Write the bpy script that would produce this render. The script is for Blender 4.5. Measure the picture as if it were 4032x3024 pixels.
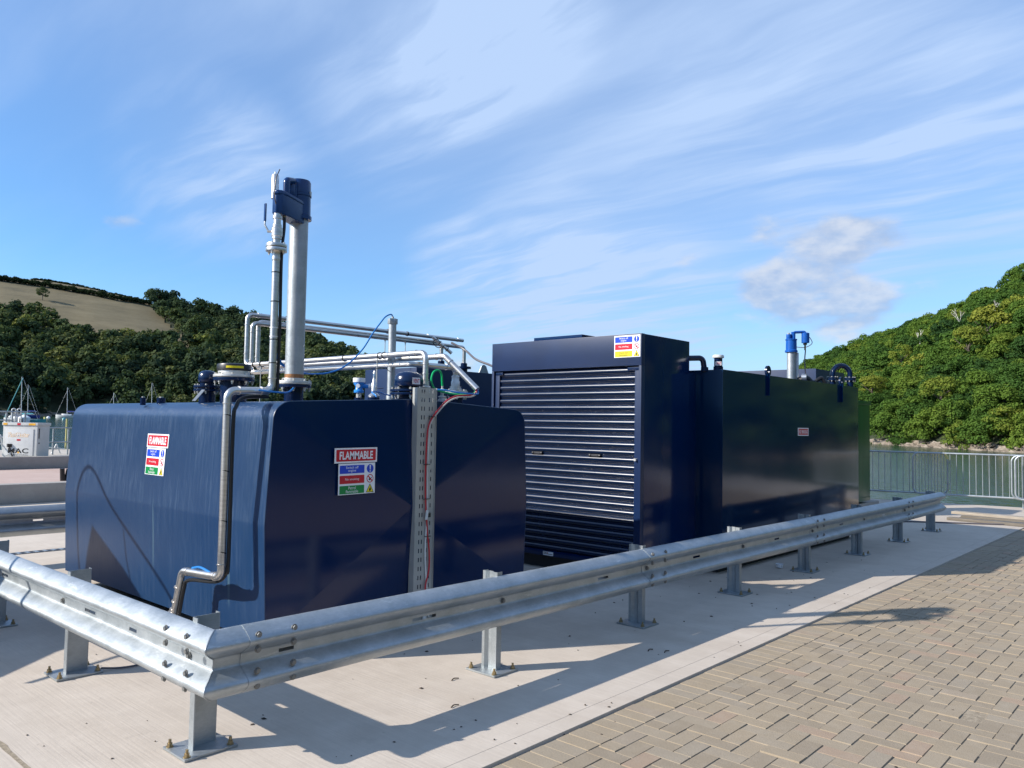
import bpy, bmesh, math, random
import numpy as np
from mathutils import Vector, Matrix, noise as mnoise
R = math.radians
random.seed(7); rng = np.random.default_rng(7)
scene = bpy.context.scene
for o in list(bpy.data.objects): bpy.data.objects.remove(o, do_unlink=True)
C = scene.collection

# ------------------------------------------------------------------ camera
cam = bpy.data.cameras.new('camera'); camo = bpy.data.objects.new('camera', cam); C.objects.link(camo)
cam.sensor_width = 36; cam.lens = 27.993; cam.clip_start = .05; cam.clip_end = 4000
CAM = Vector((-1.8664641, -3.4704896, 1.5532))
rt = Vector((0.6679760226, -0.7439822227, 0.0172767325)); up = Vector((-0.04939086, -0.0211566, 0.99855543)); fw = Vector((0.74254197, 0.6678643953, 0.050878024))
camo.matrix_world = Matrix(((rt.x, up.x, -fw.x, CAM.x), (rt.y, up.y, -fw.y, CAM.y), (rt.z, up.z, -fw.z, CAM.z), (0, 0, 0, 1)))
scene.camera = camo
scene.view_settings.view_transform = 'Standard'; scene.view_settings.look = 'None'
scene.view_settings.exposure = 0.6; scene.view_settings.gamma = 1.0
scene.render.engine = 'CYCLES'
scene.cycles.max_bounces = 8; scene.cycles.transparent_max_bounces = 4

# ------------------------------------------------------------------ sun and sky
SUN = Vector((-1.43, .93, 1.0)).normalized()          # towards the sun
sl = bpy.data.lights.new('sun', 'SUN'); sl.energy = 4.6; sl.angle = R(.53); sl.color = (1, .945, .87)
so = bpy.data.objects.new('sun', sl); C.objects.link(so); so.rotation_euler = SUN.to_track_quat('Z', 'Y').to_euler(); so.location = (-20, 13, 20)

class NT:
    def __init__(s, tree): s.t = tree; s.n = tree.nodes; s.l = tree.links
    def add(s, typ, **kw):
        n = s.n.new(typ)
        for k, v in kw.items(): setattr(n, k, v)
        return n
    def put(s, sock, v):
        if v is None: return
        if isinstance(v, bpy.types.NodeSocket): s.l.new(v, sock)
        else:
            if sock.type == 'RGBA' and hasattr(v, '__len__') and len(v) == 3: v = (*v, 1)
            sock.default_value = v
    def math(s, op, a, b=None, c=None, clamp=False):
        n = s.add('ShaderNodeMath', operation=op, use_clamp=clamp)
        for i, v in enumerate((a, b, c)): s.put(n.inputs[i], v)
        return n.outputs[0]
    def vmath(s, op, a, b=None, out=0):
        n = s.add('ShaderNodeVectorMath', operation=op)
        s.put(n.inputs[0], a); s.put(n.inputs[1], b)
        return n.outputs[out]
    def mix(s, f, a, b, blend='MIX'):
        n = s.add('ShaderNodeMix', data_type='RGBA', blend_type=blend)
        s.put(n.inputs[0], f); s.put(n.inputs[6], a); s.put(n.inputs[7], b)
        return n.outputs[2]
    def noise(s, vec, scale, detail=4, rough=.5, dist=0, out=0):
        n = s.add('ShaderNodeTexNoise'); s.put(n.inputs['Vector'], vec)
        n.inputs['Scale'].default_value = scale; n.inputs['Detail'].default_value = detail
        n.inputs['Roughness'].default_value = rough; n.inputs['Distortion'].default_value = dist
        return n.outputs[out]
    def ramp(s, f, stops, interp='LINEAR'):
        n = s.add('ShaderNodeValToRGB'); n.color_ramp.interpolation = interp
        e = n.color_ramp.elements
        while len(e) < len(stops): e.new(.5)
        for el, (p, c) in zip(e, stops):
            el.position = p; el.color = (*c, 1) if hasattr(c, '__len__') else (c, c, c, 1)
        s.put(n.inputs[0], f); return n.outputs[0]
    def map(s, vec, scale=(1, 1, 1), rot=(0, 0, 0), loc=(0, 0, 0)):
        n = s.add('ShaderNodeMapping'); s.put(n.inputs[0], vec)
        n.inputs['Location'].default_value = loc; n.inputs['Rotation'].default_value = rot; n.inputs['Scale'].default_value = scale
        return n.outputs[0]
    def step(s, v, a, b):
        n = s.add('ShaderNodeMapRange', interpolation_type='SMOOTHSTEP'); s.put(n.inputs[0], v)
        n.inputs[1].default_value = a; n.inputs[2].default_value = b
        return n.outputs[0]

w = bpy.data.worlds.new('World'); scene.world = w; w.use_nodes = True
T = NT(w.node_tree); T.n.clear()
wo = T.add('ShaderNodeOutputWorld'); bg = T.add('ShaderNodeBackground')
sky = T.add('ShaderNodeTexSky', sky_type='NISHITA'); sky.sun_disc = False
sky.sun_elevation = math.asin(SUN.z); sky.sun_rotation = math.atan2(SUN.x, SUN.y)
sky.air_density = 1.0; sky.dust_density = .25; sky.ozone_density = 2.6; sky.altitude = 50
skycol = T.vmath('SCALE', sky.outputs[0]); skycol.node.inputs[3].default_value = .106
skycol = T.mix(1.0, skycol, (.63, .96, 1.25), 'MULTIPLY')
gen = T.add('ShaderNodeTexCoord').outputs['Generated']
sep = T.add('ShaderNodeSeparateXYZ'); T.l.new(gen, sep.inputs[0])
zz = T.math('MAXIMUM', sep.outputs[2], 0.0)
den = T.math('ADD', zz, .10)
px = T.math('DIVIDE', sep.outputs[0], den); py = T.math('DIVIDE', sep.outputs[1], den)
cmb = T.add('ShaderNodeCombineXYZ'); T.l.new(px, cmb.inputs[0]); T.l.new(py, cmb.inputs[1])
plane = cmb.outputs[0]
warp = T.noise(plane, .9, 3, .5, 0, 1)
pw = T.vmath('ADD', plane, T.vmath('MULTIPLY', T.vmath('SUBTRACT', warp, (.5, .5, .5)), (.42, .42, 0)))
st = T.map(pw, scale=(1.5, .34, 1), rot=(0, 0, R(-12)))
cirrus = T.noise(st, 1.3, 8, .50)
fine = T.noise(T.map(pw, scale=(3.2, .6, 1), rot=(0, 0, R(-20)), loc=(4, 1, 0)), 2.2, 8, .55)
broad = T.noise(plane, .42, 3, .5)
cov = T.math('ADD', T.math('MULTIPLY', cirrus, .62), T.math('MULTIPLY', fine, .38))
def blob(d, r0, r1, sx=1.0):
    v = Vector(d).normalized()
    dt = T.vmath('DOT_PRODUCT', T.vmath('NORMALIZE', gen), tuple(v), 1)
    return T.step(dt, math.cos(R(r1)), math.cos(R(r0)))
def mul(a, b): return T.math('MULTIPLY', a, b)
def add(*a):
    r = a[0]
    for q in a[1:]: r = T.math('ADD', r, q)
    return r
# high thin cloud, thicker in some directions, thin over the low left of the sky
base_v = add(mul(T.step(cov, .40, .72), .85), mul(T.step(broad, .35, .7), .16))
veil_hi = T.step(sep.outputs[2], .10, .42)
left_clear = blob((.42, .885, .15), 4, 24)
mid_clear = blob((.66, .72, .20), 3, 11)
dens = add(mul(base_v, add(.34, mul(veil_hi, .16))), mul(veil_hi, .20), .02)
dens = mul(dens, T.math('SUBTRACT', 1.0, mul(left_clear, .72)))
dens = mul(dens, T.math('SUBTRACT', 1.0, mul(mid_clear, .6)))
fn = T.step(fine, .36, .70); cn = T.step(cirrus, .34, .66)
for d, a, b, k in (((.584, .70, .375), 1, 8, .40), ((.624, .646, .439), 1, 7, .62), ((.656, .583, .48), 1, 7, .48),
                   ((.429, .856, .287), 1, 7, .42), ((.47, .83, .27), 1, 6, .30), ((.811, .566, .13), 2, 10, .62), ((.74, .64, .19), 1, 8, .45), ((.69, .719, .06), 1, 9, .34),
                   ((.918, .307, .251), 1, 7, .28), ((.94, .153, .306), 1, 9, .36), ((.90, .36, .33), 2, 14, .22), ((.676, .709, .203), 1, 4, .45)):
    dens = add(dens, mul(mul(blob(d, a, b), add(.25, mul(fn, .75))), k))
dens = add(dens, mul(T.math('SUBTRACT', 1.0, T.step(zz, .02, .20)), .26))
dens = add(dens, mul(blob((.90, .22, .34), 8, 52), add(.13, mul(T.step(broad, .3, .7), .14))), mul(blob((.55, .65, .62), 10, 40), .10))
dens = T.math('MINIMUM', dens, .93)
# low small cumulus towards the right-hand hill
cum = T.noise(T.map(gen, scale=(7, 7, 15)), 1.7, 8, .54)
cum2 = T.noise(T.map(gen, scale=(7, 7, 15), loc=(0, 0, .22)), 1.7, 5, .54)
def eb(d, r, k=1.0, fz=2.3):
    v = Vector(d).normalized(); q = T.vmath('MULTIPLY', T.vmath('SUBTRACT', gen, tuple(v)), (1, 1, fz))
    L = T.vmath('LENGTH', q, None, 1); m = T.add('ShaderNodeMapRange', interpolation_type='SMOOTHSTEP'); T.put(m.inputs[0], L)
    m.inputs[1].default_value = math.sin(R(r)); m.inputs[2].default_value = 0; m.inputs[3].default_value = 0; m.inputs[4].default_value = k
    return m.outputs[0]
cm = add(eb((.912, .341, .224), 6.5), eb((.928, .305, .214), 5.2), eb((.917, .37, .152), 7, 1.1), eb((.941, .305, .148), 5.5), eb((.904, .393, .172), 5.5), eb((.93, .33, .18), 5, .5), eb((.85, .485, .207), 3.0, .6), eb((.93, .34, .12), 6.0, .8), eb((.352, .911, .214), 2.4, .8), eb((.69, .719, .075), 4, .7), eb((.50, .86, .10), 2, .5))
cmask = T.math('MINIMUM', mul(cm, 5.0), 1.0)
cm = mul(T.step(add(T.math('MINIMUM', cm, 1.15), mul(T.math('SUBTRACT', cum, .5), 2.9)), .32, 1.15), mul(cmask, .92))
cshade = T.noise(T.map(gen, scale=(9, 9, 22), loc=(0, 0, -.35)), 1.35, 5, .5)
cumcol = T.ramp(T.step(add(T.math('SUBTRACT', cum, cum2), mul(cshade, .35)), .04, .34), [(0, (.27, .35, .50)), (1, (.47, .50, .56))])
col = T.mix(dens, skycol, (.355, .47, .67))
col = T.mix(mul(cm, .85), col, cumcol)
T.l.new(col, bg.inputs[0]); bg.inputs[1].default_value = 1.0; T.l.new(bg.outputs[0], wo.inputs[0])

# ------------------------------------------------------------------ materials
def material(name, fn):
    m = bpy.data.materials.new(name); m.use_nodes = True
    t = NT(m.node_tree); t.n.clear()
    out = t.add('ShaderNodeOutputMaterial'); p = t.add('ShaderNodeBsdfPrincipled')
    t.l.new(p.outputs[0], out.inputs[0]); t.p = p; t.out = out
    t.obj = t.add('ShaderNodeTexCoord').outputs['Object']
    fn(t); return m
def setp(t, **kw):
    names = dict(col='Base Color', rough='Roughness', metal='Metallic', spec='Specular IOR Level', coat='Coat Weight', coatr='Coat Roughness', normal='Normal')
    for k, v in kw.items(): t.put(t.p.inputs[names[k]], v)
def bump(t, h, strength=.2, dist=.01):
    b = t.add('ShaderNodeBump'); b.inputs['Strength'].default_value = strength; b.inputs['Distance'].default_value = dist
    t.put(b.inputs['Height'], h); return b.outputs[0]
def plain(name, col, rough=.5, metal=0, var=.12, scale=9):
    def f(t):
        n = t.noise(t.obj, scale, 5)
        a = tuple(c * (1 - var) for c in col); b = tuple(min(1, c * (1 + var)) for c in col)
        setp(t, col=t.ramp(n, [(.3, a), (.7, b)]), rough=rough, metal=metal)
    return material(name, f)
geo = lambda t: t.add('ShaderNodeNewGeometry').outputs['Position']

def navy(t, lit_dusty, painted_sheen=False):
    P = geo(t)
    fx = t.noise(t.map(P, scale=(48, 48, .9)), 1.0, 7, .65)
    fx2 = t.noise(t.map(P, scale=(150, 150, 2.2)), 1.0, 4, .6)
    bl = t.noise(P, 1.1, 5, .55)
    s = t.math('MULTIPLY', t.step(t.math('ADD', t.math('MULTIPLY', fx, .6), t.math('MULTIPLY', fx2, .4)), .44, .72), t.step(bl, .3, .7))
    base = t.ramp(bl, [(.3, (.0004, .0125, .060)), (.75, (.0006, .0150, .070))])  # base darkened to the tone of the faces in shade
    if lit_dusty:
        base = t.ramp(bl, [(.3, (.0026, .026, .084)), (.75, (.0048, .033, .096))])  # sunlit side's lighter tone put into the base; dust goes on top
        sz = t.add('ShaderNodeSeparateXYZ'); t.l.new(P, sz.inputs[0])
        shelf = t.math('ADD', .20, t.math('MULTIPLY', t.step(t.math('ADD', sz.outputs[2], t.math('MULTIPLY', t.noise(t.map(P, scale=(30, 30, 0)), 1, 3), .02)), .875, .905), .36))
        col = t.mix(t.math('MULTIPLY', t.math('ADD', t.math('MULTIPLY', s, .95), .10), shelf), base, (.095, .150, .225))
        drip = t.math('MULTIPLY', t.step(t.noise(t.map(P, scale=(9, 9, .12), loc=(2, 5, 0)), 1, 3), .66, .72), t.step(t.noise(P, 2.3, 4), .45, .6))
        col = t.mix(t.math('MULTIPLY', drip, .30), col, (.14, .24, .26))
        rr = t.math('ADD', .34, t.math('MULTIPLY', s, .25))
    else:
        col = t.mix(t.math('MULTIPLY', s, .08), base, (.03, .05, .09))
        rr = t.math('ADD', .09, t.math('MULTIPLY', bl, .07))
    wv = t.noise(P, 1.6, 2); gr = t.noise(P, 260, 2)
    h = t.math('ADD', t.math('MULTIPLY', wv, 1.0), t.math('MULTIPLY', gr, .012))
    if painted_sheen: col = t.mix(.6, col, (.0006, .017, .040))  # teal in the base colour stands in for the reflected green hillside
    setp(t, col=col, rough=rr, spec=.70 if painted_sheen else .5 if lit_dusty else .42, normal=bump(t, h, .22, .010))
M = {}
M['navy'] = material('navy_paint', lambda t: navy(t, False))
M['navy_lit_dusty'] = material('navy_paint_lit_dusty', lambda t: navy(t, True))
M['navy_painted_sheen'] = material('navy_paint_green_sheen', lambda t: navy(t, False, True))
M['navy_small'] = plain('navy_enamel', (.002, .012, .050), .22)
M['blue'] = plain('blue_enamel', (.008, .085, .36), .28)
M['blue_dark'] = plain('dark_blue_enamel', (.003, .030, .125), .25)
M['navy_lit'] = plain('navy_paint_lit', (.004, .018, .066), .33, 0, .15, 2)  # lit copy of the navy paint, sunlit tone put into its colour
M['green'] = material('green_paint', lambda t: setp(t, col=t.ramp(t.noise(t.map(geo(t), scale=(8, 8, .8)), 1, 5), [(.3, (.0015, .055, .016)), (.75, (.004, .085, .030))]), rough=.28))
def galv(t, tone=1.0, scuff=.3):
    P = geo(t)
    v = t.add('ShaderNodeTexVoronoi'); t.put(v.inputs['Vector'], P); v.inputs['Scale'].default_value = 55
    sp = t.noise(P, 7, 6, .6); fine = t.noise(t.map(P, scale=(3, 3, 10)), 14, 6, .65)
    f = t.math('ADD', t.math('MULTIPLY', sp, .6), t.math('MULTIPLY', t.add('ShaderNodeSeparateColor').outputs[0], 0))
    f = t.math('ADD', t.math('MULTIPLY', sp, .65), t.math('MULTIPLY', fine, .35))
    col = t.ramp(f, [(.30, tuple(c * tone for c in (.36, .40, .41))), (.52, tuple(c * tone for c in (.50, .54, .56))), (.72, tuple(c * tone for c in (.64, .67, .68)))])
    vc = t.add('ShaderNodeSeparateColor'); t.l.new(v.outputs['Color'], vc.inputs[0])
    col = t.mix(t.math('MULTIPLY', vc.outputs[0], .16), col, (.30, .33, .35))
    sc = t.math('MULTIPLY', t.step(t.noise(t.map(P, scale=(1.6, 1.6, 9)), 3.2, 7, .7), .60, .70), scuff)
    col = t.mix(sc, col, (.78, .80, .80))
    rr = t.math('ADD', .38, t.math('MULTIPLY', f, .22))
    setp(t, col=col, rough=rr, metal=.72, normal=bump(t, t.math('ADD', t.noise(P, 16, 4), t.math('MULTIPLY', t.noise(P, 90, 3), .25)), .28, .006))
M['galv'] = material('galvanised_steel', lambda t: galv(t, .86, .45))
M['galv_post'] = material('galvanised_post_steel', lambda t: galv(t, .74, .1))
M['galv_light'] = material('galvanised_tube', lambda t: galv(t, .82, .05))
M['stainless'] = material('stainless_steel', lambda t: setp(t, col=t.ramp(t.noise(t.map(geo(t), scale=(1, 1, 6)), 12, 4), [(.3, (.60, .57, .53)), (.7, (.76, .73, .69))]), rough=.36, metal=1.0))
M['alu'] = plain('cast_aluminium', (.62, .62, .60), .42, .55)
M['zinc'] = plain('zinc_bolt', (.60, .58, .53), .35, .6)
M['railbolt'] = plain('grey_rail_bolt', (.20, .20, .19), .5, .5)
M['brass'] = plain('yellow_zinc', (.34, .26, .14), .45, .7)
M['brassdark'] = plain('weathered_bolt', (.16, .15, .13), .5, .5)
M['rust'] = plain('rust_band', (.26, .12, .045), .8, 0, .5, 30)
M['black'] = plain('black_plastic', (.012, .012, .013), .4)
M['dark'] = plain('dark_steel', (.02, .022, .028), .55)
M['white'] = plain('white_board', (.80, .81, .82), .35, 0, .03)
M['offwhite'] = plain('off_white_paint', (.60, .61, .60), .4, 0, .06)
M['greycab'] = plain('grey_cabinet_paint', (.55, .56, .54), .4, 0, .06)
M['red'] = plain('sign_red', (.52, .012, .03), .3, 0, .05)
M['signblue'] = plain('sign_blue', (.012, .06, .52), .3, 0, .05)
M['signgreen'] = plain('sign_green', (.0, .23, .055), .3, 0, .05)
M['yellow'] = plain('sign_yellow', (.80, .66, .02), .3, 0, .05)
M['orange'] = plain('label_orange', (.80, .42, .03), .4, 0, .2)
M['ink'] = plain('black_ink', (.015, .015, .015), .4)
M['cblue'] = plain('blue_cable', (.01, .19, .55), .35)
M['cred'] = plain('red_cable', (.45, .015, .03), .35)
M['cgreen'] = plain('green_cable', (.0, .40, .12), .35)
M['cwhite'] = plain('white_cable', (.62, .64, .62), .4)
M['cgrey'] = plain('grey_cable', (.10, .09, .10), .4)
M['traygrey'] = plain('grey_tray', (.40, .41, .39), .42, .25, .06)
M['sensorblue'] = plain('sensor_blue', (.02, .22, .62), .3)
M['bark'] = plain('bark', (.10, .08, .06), .85, 0, .4)
M['deadwood'] = plain('bleached_wood', (.55, .52, .46), .8, 0, .15)
M['caster_sheet'] = plain('caster_dark', (.05, .06, .08), .8)
def timber(t, tone):
    n = t.noise(t.map(t.obj, scale=(3, 3, 40)), 1.4, 6, .6)
    setp(t, col=t.ramp(n, [(.3, tuple(c * tone * .7 for c in (.36, .30, .23))), (.7, tuple(c * tone for c in (.42, .37, .30)))]), rough=.85)
M['plank'] = material('weathered_plank', lambda t: timber(t, 1.0)); M['plankdark'] = material('dark_plank', lambda t: timber(t, .45))
M['yellowpaint'] = plain('yellow_post_paint', (.72, .60, .22), .5)

def concrete(t, a, b, brush=True, dark=.5):
    P = geo(t)
    big = t.noise(P, .7, 5, .6); med = t.noise(P, 5, 6, .65); fine = t.noise(P, 60, 4, .6)
    f = t.math('ADD', t.math('MULTIPLY', big, .5), t.math('MULTIPLY', med, .5))
    col = t.ramp(f, [(.32, a), (.68, b)])
    stain = t.step(t.noise(t.map(P, scale=(1, 1, 1), loc=(3, 7, 0)), 1.9, 8, .72), .60, .76)
    col = t.mix(t.math('MULTIPLY', stain, .34), col, tuple(c * dark for c in a))
    blot = t.step(t.noise(t.map(P, scale=(1, .35, 1), rot=(0, 0, R(20)), loc=(1, 4, 0)), 1.1, 6, .62), .50, .72)
    col = t.mix(t.math('MULTIPLY', blot, .30), col, (a[0] * .80, a[1] * .74, a[2] * .68))
    speck = t.step(t.noise(P, 26, 3, .5), .70, .76)
    col = t.mix(t.math('MULTIPLY', speck, .35), col, tuple(c * .45 for c in a))
    h = t.math('MULTIPLY', fine, .5)
    if brush:
        br = t.noise(t.map(P, scale=(70, 1.4, 1), rot=(0, 0, R(3))), 1.0, 3, .6)
        col = t.mix(t.math('MULTIPLY', t.step(br, .35, .65), .13), col, tuple(c * .72 for c in a))
        h = t.math('ADD', h, br)
    setp(t, col=col, rough=.85, spec=.25, normal=bump(t, h, .55, .003))
M['concrete'] = material('brushed_concrete', lambda t: concrete(t, (.475, .405, .33), (.605, .525, .435)))
M['concrete2'] = material('plain_concrete', lambda t: concrete(t, (.40, .36, .31), (.52, .47, .40), False))
M['concrete_wall'] = material('cast_concrete', lambda t: concrete(t, (.30, .27, .24), (.40, .37, .33), False))
M['pink'] = material('pink_slabs', lambda t: concrete(t, (.42, .30, .25), (.52, .40, .34), False))
def attr(t, name): 
    a = t.add('ShaderNodeAttribute'); a.attribute_name = name; return a.outputs['Fac']
def brick(t):
    P = geo(t); k = attr(t, 'tint')
    col = t.ramp(k, [(0, (.275, .222, .158)), (.35, (.305, .245, .170)), (.65, (.325, .260, .180)), (.86, (.30, .25, .185)), (1, (.335, .245, .172))])
    col = t.mix(t.math('MULTIPLY', t.step(t.noise(P, 9, 7, .7), .42, .72), .28), col, (.40, .34, .26))
    col = t.mix(t.math('MULTIPLY', t.step(t.noise(P, 110, 3, .6), .55, .75), .35), col, (.15, .125, .10))
    col = t.mix(t.math('MULTIPLY', t.step(t.noise(P, .9, 6, .65), .45, .70), .22), col, (.22, .185, .145))
    col = t.mix(t.math('MULTIPLY', t.step(t.noise(t.map(P, loc=(5, 3, 0)), 3.1, 5, .7), .66, .74), .35), col, (.12, .10, .08))
    setp(t, col=col, rough=.88, spec=.25, normal=bump(t, t.math('ADD', t.noise(P, 120, 4, .6), t.noise(P, 12, 3)), .5, .003))
M['brick'] = material('paving_brick', brick)
M['sand'] = material('joint_sand', lambda t: setp(t, col=t.ramp(t.noise(geo(t), 45, 6, .7), [(.35, (.20, .16, .11)), (.65, (.36, .295, .21))]), rough=.95, normal=bump(t, t.noise(geo(t), 150, 3), .6, .004)))
def water(t):
    P = geo(t)
    w1 = t.noise(t.map(P, scale=(1, 1, 0)), 1.1, 4, .55, .3); w2 = t.noise(t.map(P, scale=(1, 1, 0), loc=(9, 2, 0)), 4.2, 3, .5); w3 = t.noise(t.map(P, scale=(1, 1, 0)), .12, 2)
    h = t.math('ADD', t.math('ADD', t.math('MULTIPLY', w1, 1.0), t.math('MULTIPLY', w2, .28)), t.math('MULTIPLY', w3, .4))
    setp(t, col=t.ramp(w3, [(.3, (.012, .040, .022)), (.7, (.022, .055, .030))]), rough=.12, spec=.5, normal=bump(t, h, .5, .30))
M['water'] = material('river_water', water)
def leaf(t, stops, trans=.22):
    k = attr(t, 'tint'); n = t.noise(geo(t), .35, 3)
    col = t.ramp(t.math('ADD', k, t.math('MULTIPLY', t.math('SUBTRACT', n, .5), .25)), stops)
    d = t.add('ShaderNodeBsdfDiffuse'); t.l.new(col, d.inputs[0]); tr = t.add('ShaderNodeBsdfTranslucent'); t.l.new(t.mix(1.0, col, (1.15, 1.25, .6), 'MULTIPLY'), tr.inputs[0])
    mx = t.add('ShaderNodeMixShader'); mx.inputs[0].default_value = trans
    t.l.new(d.outputs[0], mx.inputs[1]); t.l.new(tr.outputs[0], mx.inputs[2]); t.l.new(mx.outputs[0], t.out.inputs[0])
M['leaf_left'] = material('far_woodland_leaves', lambda t: leaf(t, [(0, (.038, .056, .036)), (.35, (.055, .080, .040)), (.6, (.078, .104, .044)), (.82, (.118, .130, .058)), (1, (.19, .205, .055))]))
M['leaf_right'] = material('near_woodland_leaves', lambda t: leaf(t, [(0, (.028, .062, .022)), (.35, (.060, .118, .026)), (.6, (.092, .155, .028)), (.82, (.130, .185, .032)), (1, (.22, .235, .042))]))
M['hedge'] = material('hedge_leaves', lambda t: leaf(t, [(0, (.020, .032, .018)), (1, (.045, .060, .026))]))
M['field'] = material('dry_grass', lambda t: setp(t, col=t.ramp(t.math('ADD', t.math('MULTIPLY', t.noise(t.map(geo(t), scale=(1, 1, 5)), .05, 7, .65), .7), t.math('MULTIPLY', t.noise(geo(t), .6, 5, .7), .3)), [(.33, (.085, .07, .034)), (.5, (.145, .115, .055)), (.68, (.185, .15, .08))]), rough=.95))
M['soil'] = material('woodland_floor', lambda t: setp(t, col=t.ramp(t.noise(geo(t), .3, 6, .7), [(.35, (.02, .03, .012)), (.65, (.05, .06, .025))]), rough=.95))
M['rock'] = material('shore_rock', lambda t: setp(t, col=t.ramp(t.noise(t.map(geo(t), scale=(1, 1, 3)), .8, 8, .7), [(.3, (.09, .07, .05)), (.5, (.22, .18, .14)), (.7, (.38, .33, .27))]), rough=.9))
M['teal'] = plain('teal_hull', (.08, .34, .36), .35)
M['boatblue'] = plain('blue_boat_cover', (.01, .03, .22), .5)

# ------------------------------------------------------------------ mesh helpers
WL = {}
class MB:
    def __init__(s): s.v = []; s.f = []
    def add(s, vs, fs):
        b = len(s.v); s.v += [Vector(v) for v in vs]; s.f += [tuple(i + b for i in f) for f in fs]; return s
    def box(s, x0, y0, z0, x1, y1, z1):
        return s.add([(x0, y0, z0), (x1, y0, z0), (x1, y1, z0), (x0, y1, z0), (x0, y0, z1), (x1, y0, z1), (x1, y1, z1), (x0, y1, z1)],
                     [(0, 3, 2, 1), (4, 5, 6, 7), (0, 1, 5, 4), (1, 2, 6, 5), (2, 3, 7, 6), (3, 0, 4, 7)])
    def ring_sweep(s, rings, closed=True, caps=True):
        n = len(rings[0]); vs = [v for r in rings for v in r]; fs = []
        for i in range(len(rings) - 1):
            for j in range(n if closed else n - 1):
                k = (j + 1) % n; fs.append((i * n + j, i * n + k, (i + 1) * n + k, (i + 1) * n + j))
        if caps and closed: fs.append(tuple(range(n))[::-1]); fs.append(tuple((len(rings) - 1) * n + j for j in range(n)))
        return s.add(vs, fs)
    def cyl(s, p0, p1, r, seg=20, r1=None, caps=True, rot=0):
        p0 = Vector(p0); p1 = Vector(p1); r1 = r if r1 is None else r1
        d = (p1 - p0).normalized(); a = d.orthogonal().normalized(); b = d.cross(a)
        if abs(d.z) > .99: a = Vector((1, 0, 0)); b = d.cross(a)
        ring = lambda p, q: [p + a * q * math.cos(2 * math.pi * i / seg + rot) + b * q * math.sin(2 * math.pi * i / seg + rot) for i in range(seg)]
        return s.ring_sweep([ring(p0, r), ring(p1, r1)], True, caps)
    def lathe(s, c, prof, seg=24, axis=None):
        c = Vector(c); ax = Vector(axis or (0, 0, 1)).normalized(); a = ax.orthogonal().normalized(); b = ax.cross(a)
        rings = [[c + ax * z + a * r * math.cos(2 * math.pi * i / seg) + b * r * math.sin(2 * math.pi * i / seg) for i in range(seg)] for r, z in prof]
        return s.ring_sweep(rings)
    def tube(s, pts, r, seg=10, bend=0, caps=True, smooth=0):
        pts = [Vector(p) for p in pts]
        if smooth:
            out = []
            P = [pts[0] * 2 - pts[1]] + pts + [pts[-1] * 2 - pts[-2]]
            for i in range(1, len(P) - 2):
                for k in range(smooth):
                    t = k / smooth; a, b, c, d = P[i - 1:i + 3]
                    out.append(.5 * ((2 * b) + (c - a) * t + (2 * a - 5 * b + 4 * c - d) * t * t + (3 * b - a - 3 * c + d) * t ** 3))
            out.append(pts[-1]); pts = out
        if bend:
            out = [pts[0]]
            for i in range(1, len(pts) - 1):
                a, b, c = pts[i - 1:i + 2]; u = (a - b).normalized(); v = (c - b).normalized()
                ang = u.angle(v); k = min(bend / math.tan(ang / 2), (a - b).length * .49, (c - b).length * .49)
                p = b + u * k; q = b + v * k
                for j in range(9):
                    t = j / 8; out.append(p * (1 - t) ** 2 + b * 2 * t * (1 - t) * 1.0 + q * t * t) if False else out.append(arc(b, u, v, k, ang, t))
            out.append(pts[-1]); pts = out
        rings = []; d0 = (pts[1] - pts[0]).normalized(); a = d0.orthogonal().normalized()
        for i, p in enumerate(pts):
            d = (pts[min(i + 1, len(pts) - 1)] - pts[max(i - 1, 0)]).normalized()
            a = (a - d * a.dot(d)).normalized(); b = d.cross(a)
            rings.append([p + a * r * math.cos(2 * math.pi * j / seg) + b * r * math.sin(2 * math.pi * j / seg) for j in range(seg)])
        return s.ring_sweep(rings, True, caps)
    def prism(s, poly, o, u, v, n, t):
        """polygon (u,v coords) extruded t along n from origin o"""
        o, u, v, n = map(Vector, (o, u, v, n)); k = len(poly)
        a = [o + u * x + v * y for x, y in poly]; b = [p + n * t for p in a]
        return s.add(a + b, [tuple(range(k))[::-1], tuple(range(k, 2 * k))] + [(i, (i + 1) % k, k + (i + 1) % k, k + i) for i in range(k)])
    def rot(s, ang, c):
        m = Matrix.Translation(c) @ Matrix.Rotation(ang, 4, 'Z') @ Matrix.Translation(-Vector(c)); s.v = [m @ v for v in s.v]; return s
    def build(s, name, mat, parent=None, at=None, bevel=0, smooth=35, label=None, seg=2):
        if at is None: at = WL[parent.name] if parent else Vector((0, 0, 0))
        at = Vector(at); me = bpy.data.meshes.new(name)
        me.from_pydata([tuple(v - at) for v in s.v], [], s.f)
        bm = bmesh.new(); bm.from_mesh(me); bmesh.ops.recalc_face_normals(bm, faces=bm.faces)
        if bevel:
            ed = [e for e in bm.edges if len(e.link_faces) == 2 and e.calc_face_angle(0) > R(35)]
            bmesh.ops.bevel(bm, geom=ed, offset=bevel, segments=seg, affect='EDGES', profile=.7)
        bm.to_mesh(me); bm.free()
        me.materials.append(mat if not isinstance(mat, str) else M[mat])
        if smooth:
            me.polygons.foreach_set('use_smooth', [True] * len(me.polygons)); me.set_sharp_from_angle(angle=R(smooth))
        o = bpy.data.objects.new(name, me); C.objects.link(o)
        if parent: o.parent = parent; o.location = at - WL[parent.name]
        else: o.location = at
        WL[o.name] = at
        if label: o['label'] = label
        return o
def arc(b, u, v, k, ang, t):
    c = b + (u + v).normalized() * (k / math.cos(ang / 2)); p = b + u * k - c; q = b + v * k - c
    th = p.angle(q) * t; n = p.normalized(); m = (q - n * q.dot(n)).normalized()
    return c + (n * math.cos(th) + m * math.sin(th)) * p.length
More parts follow.
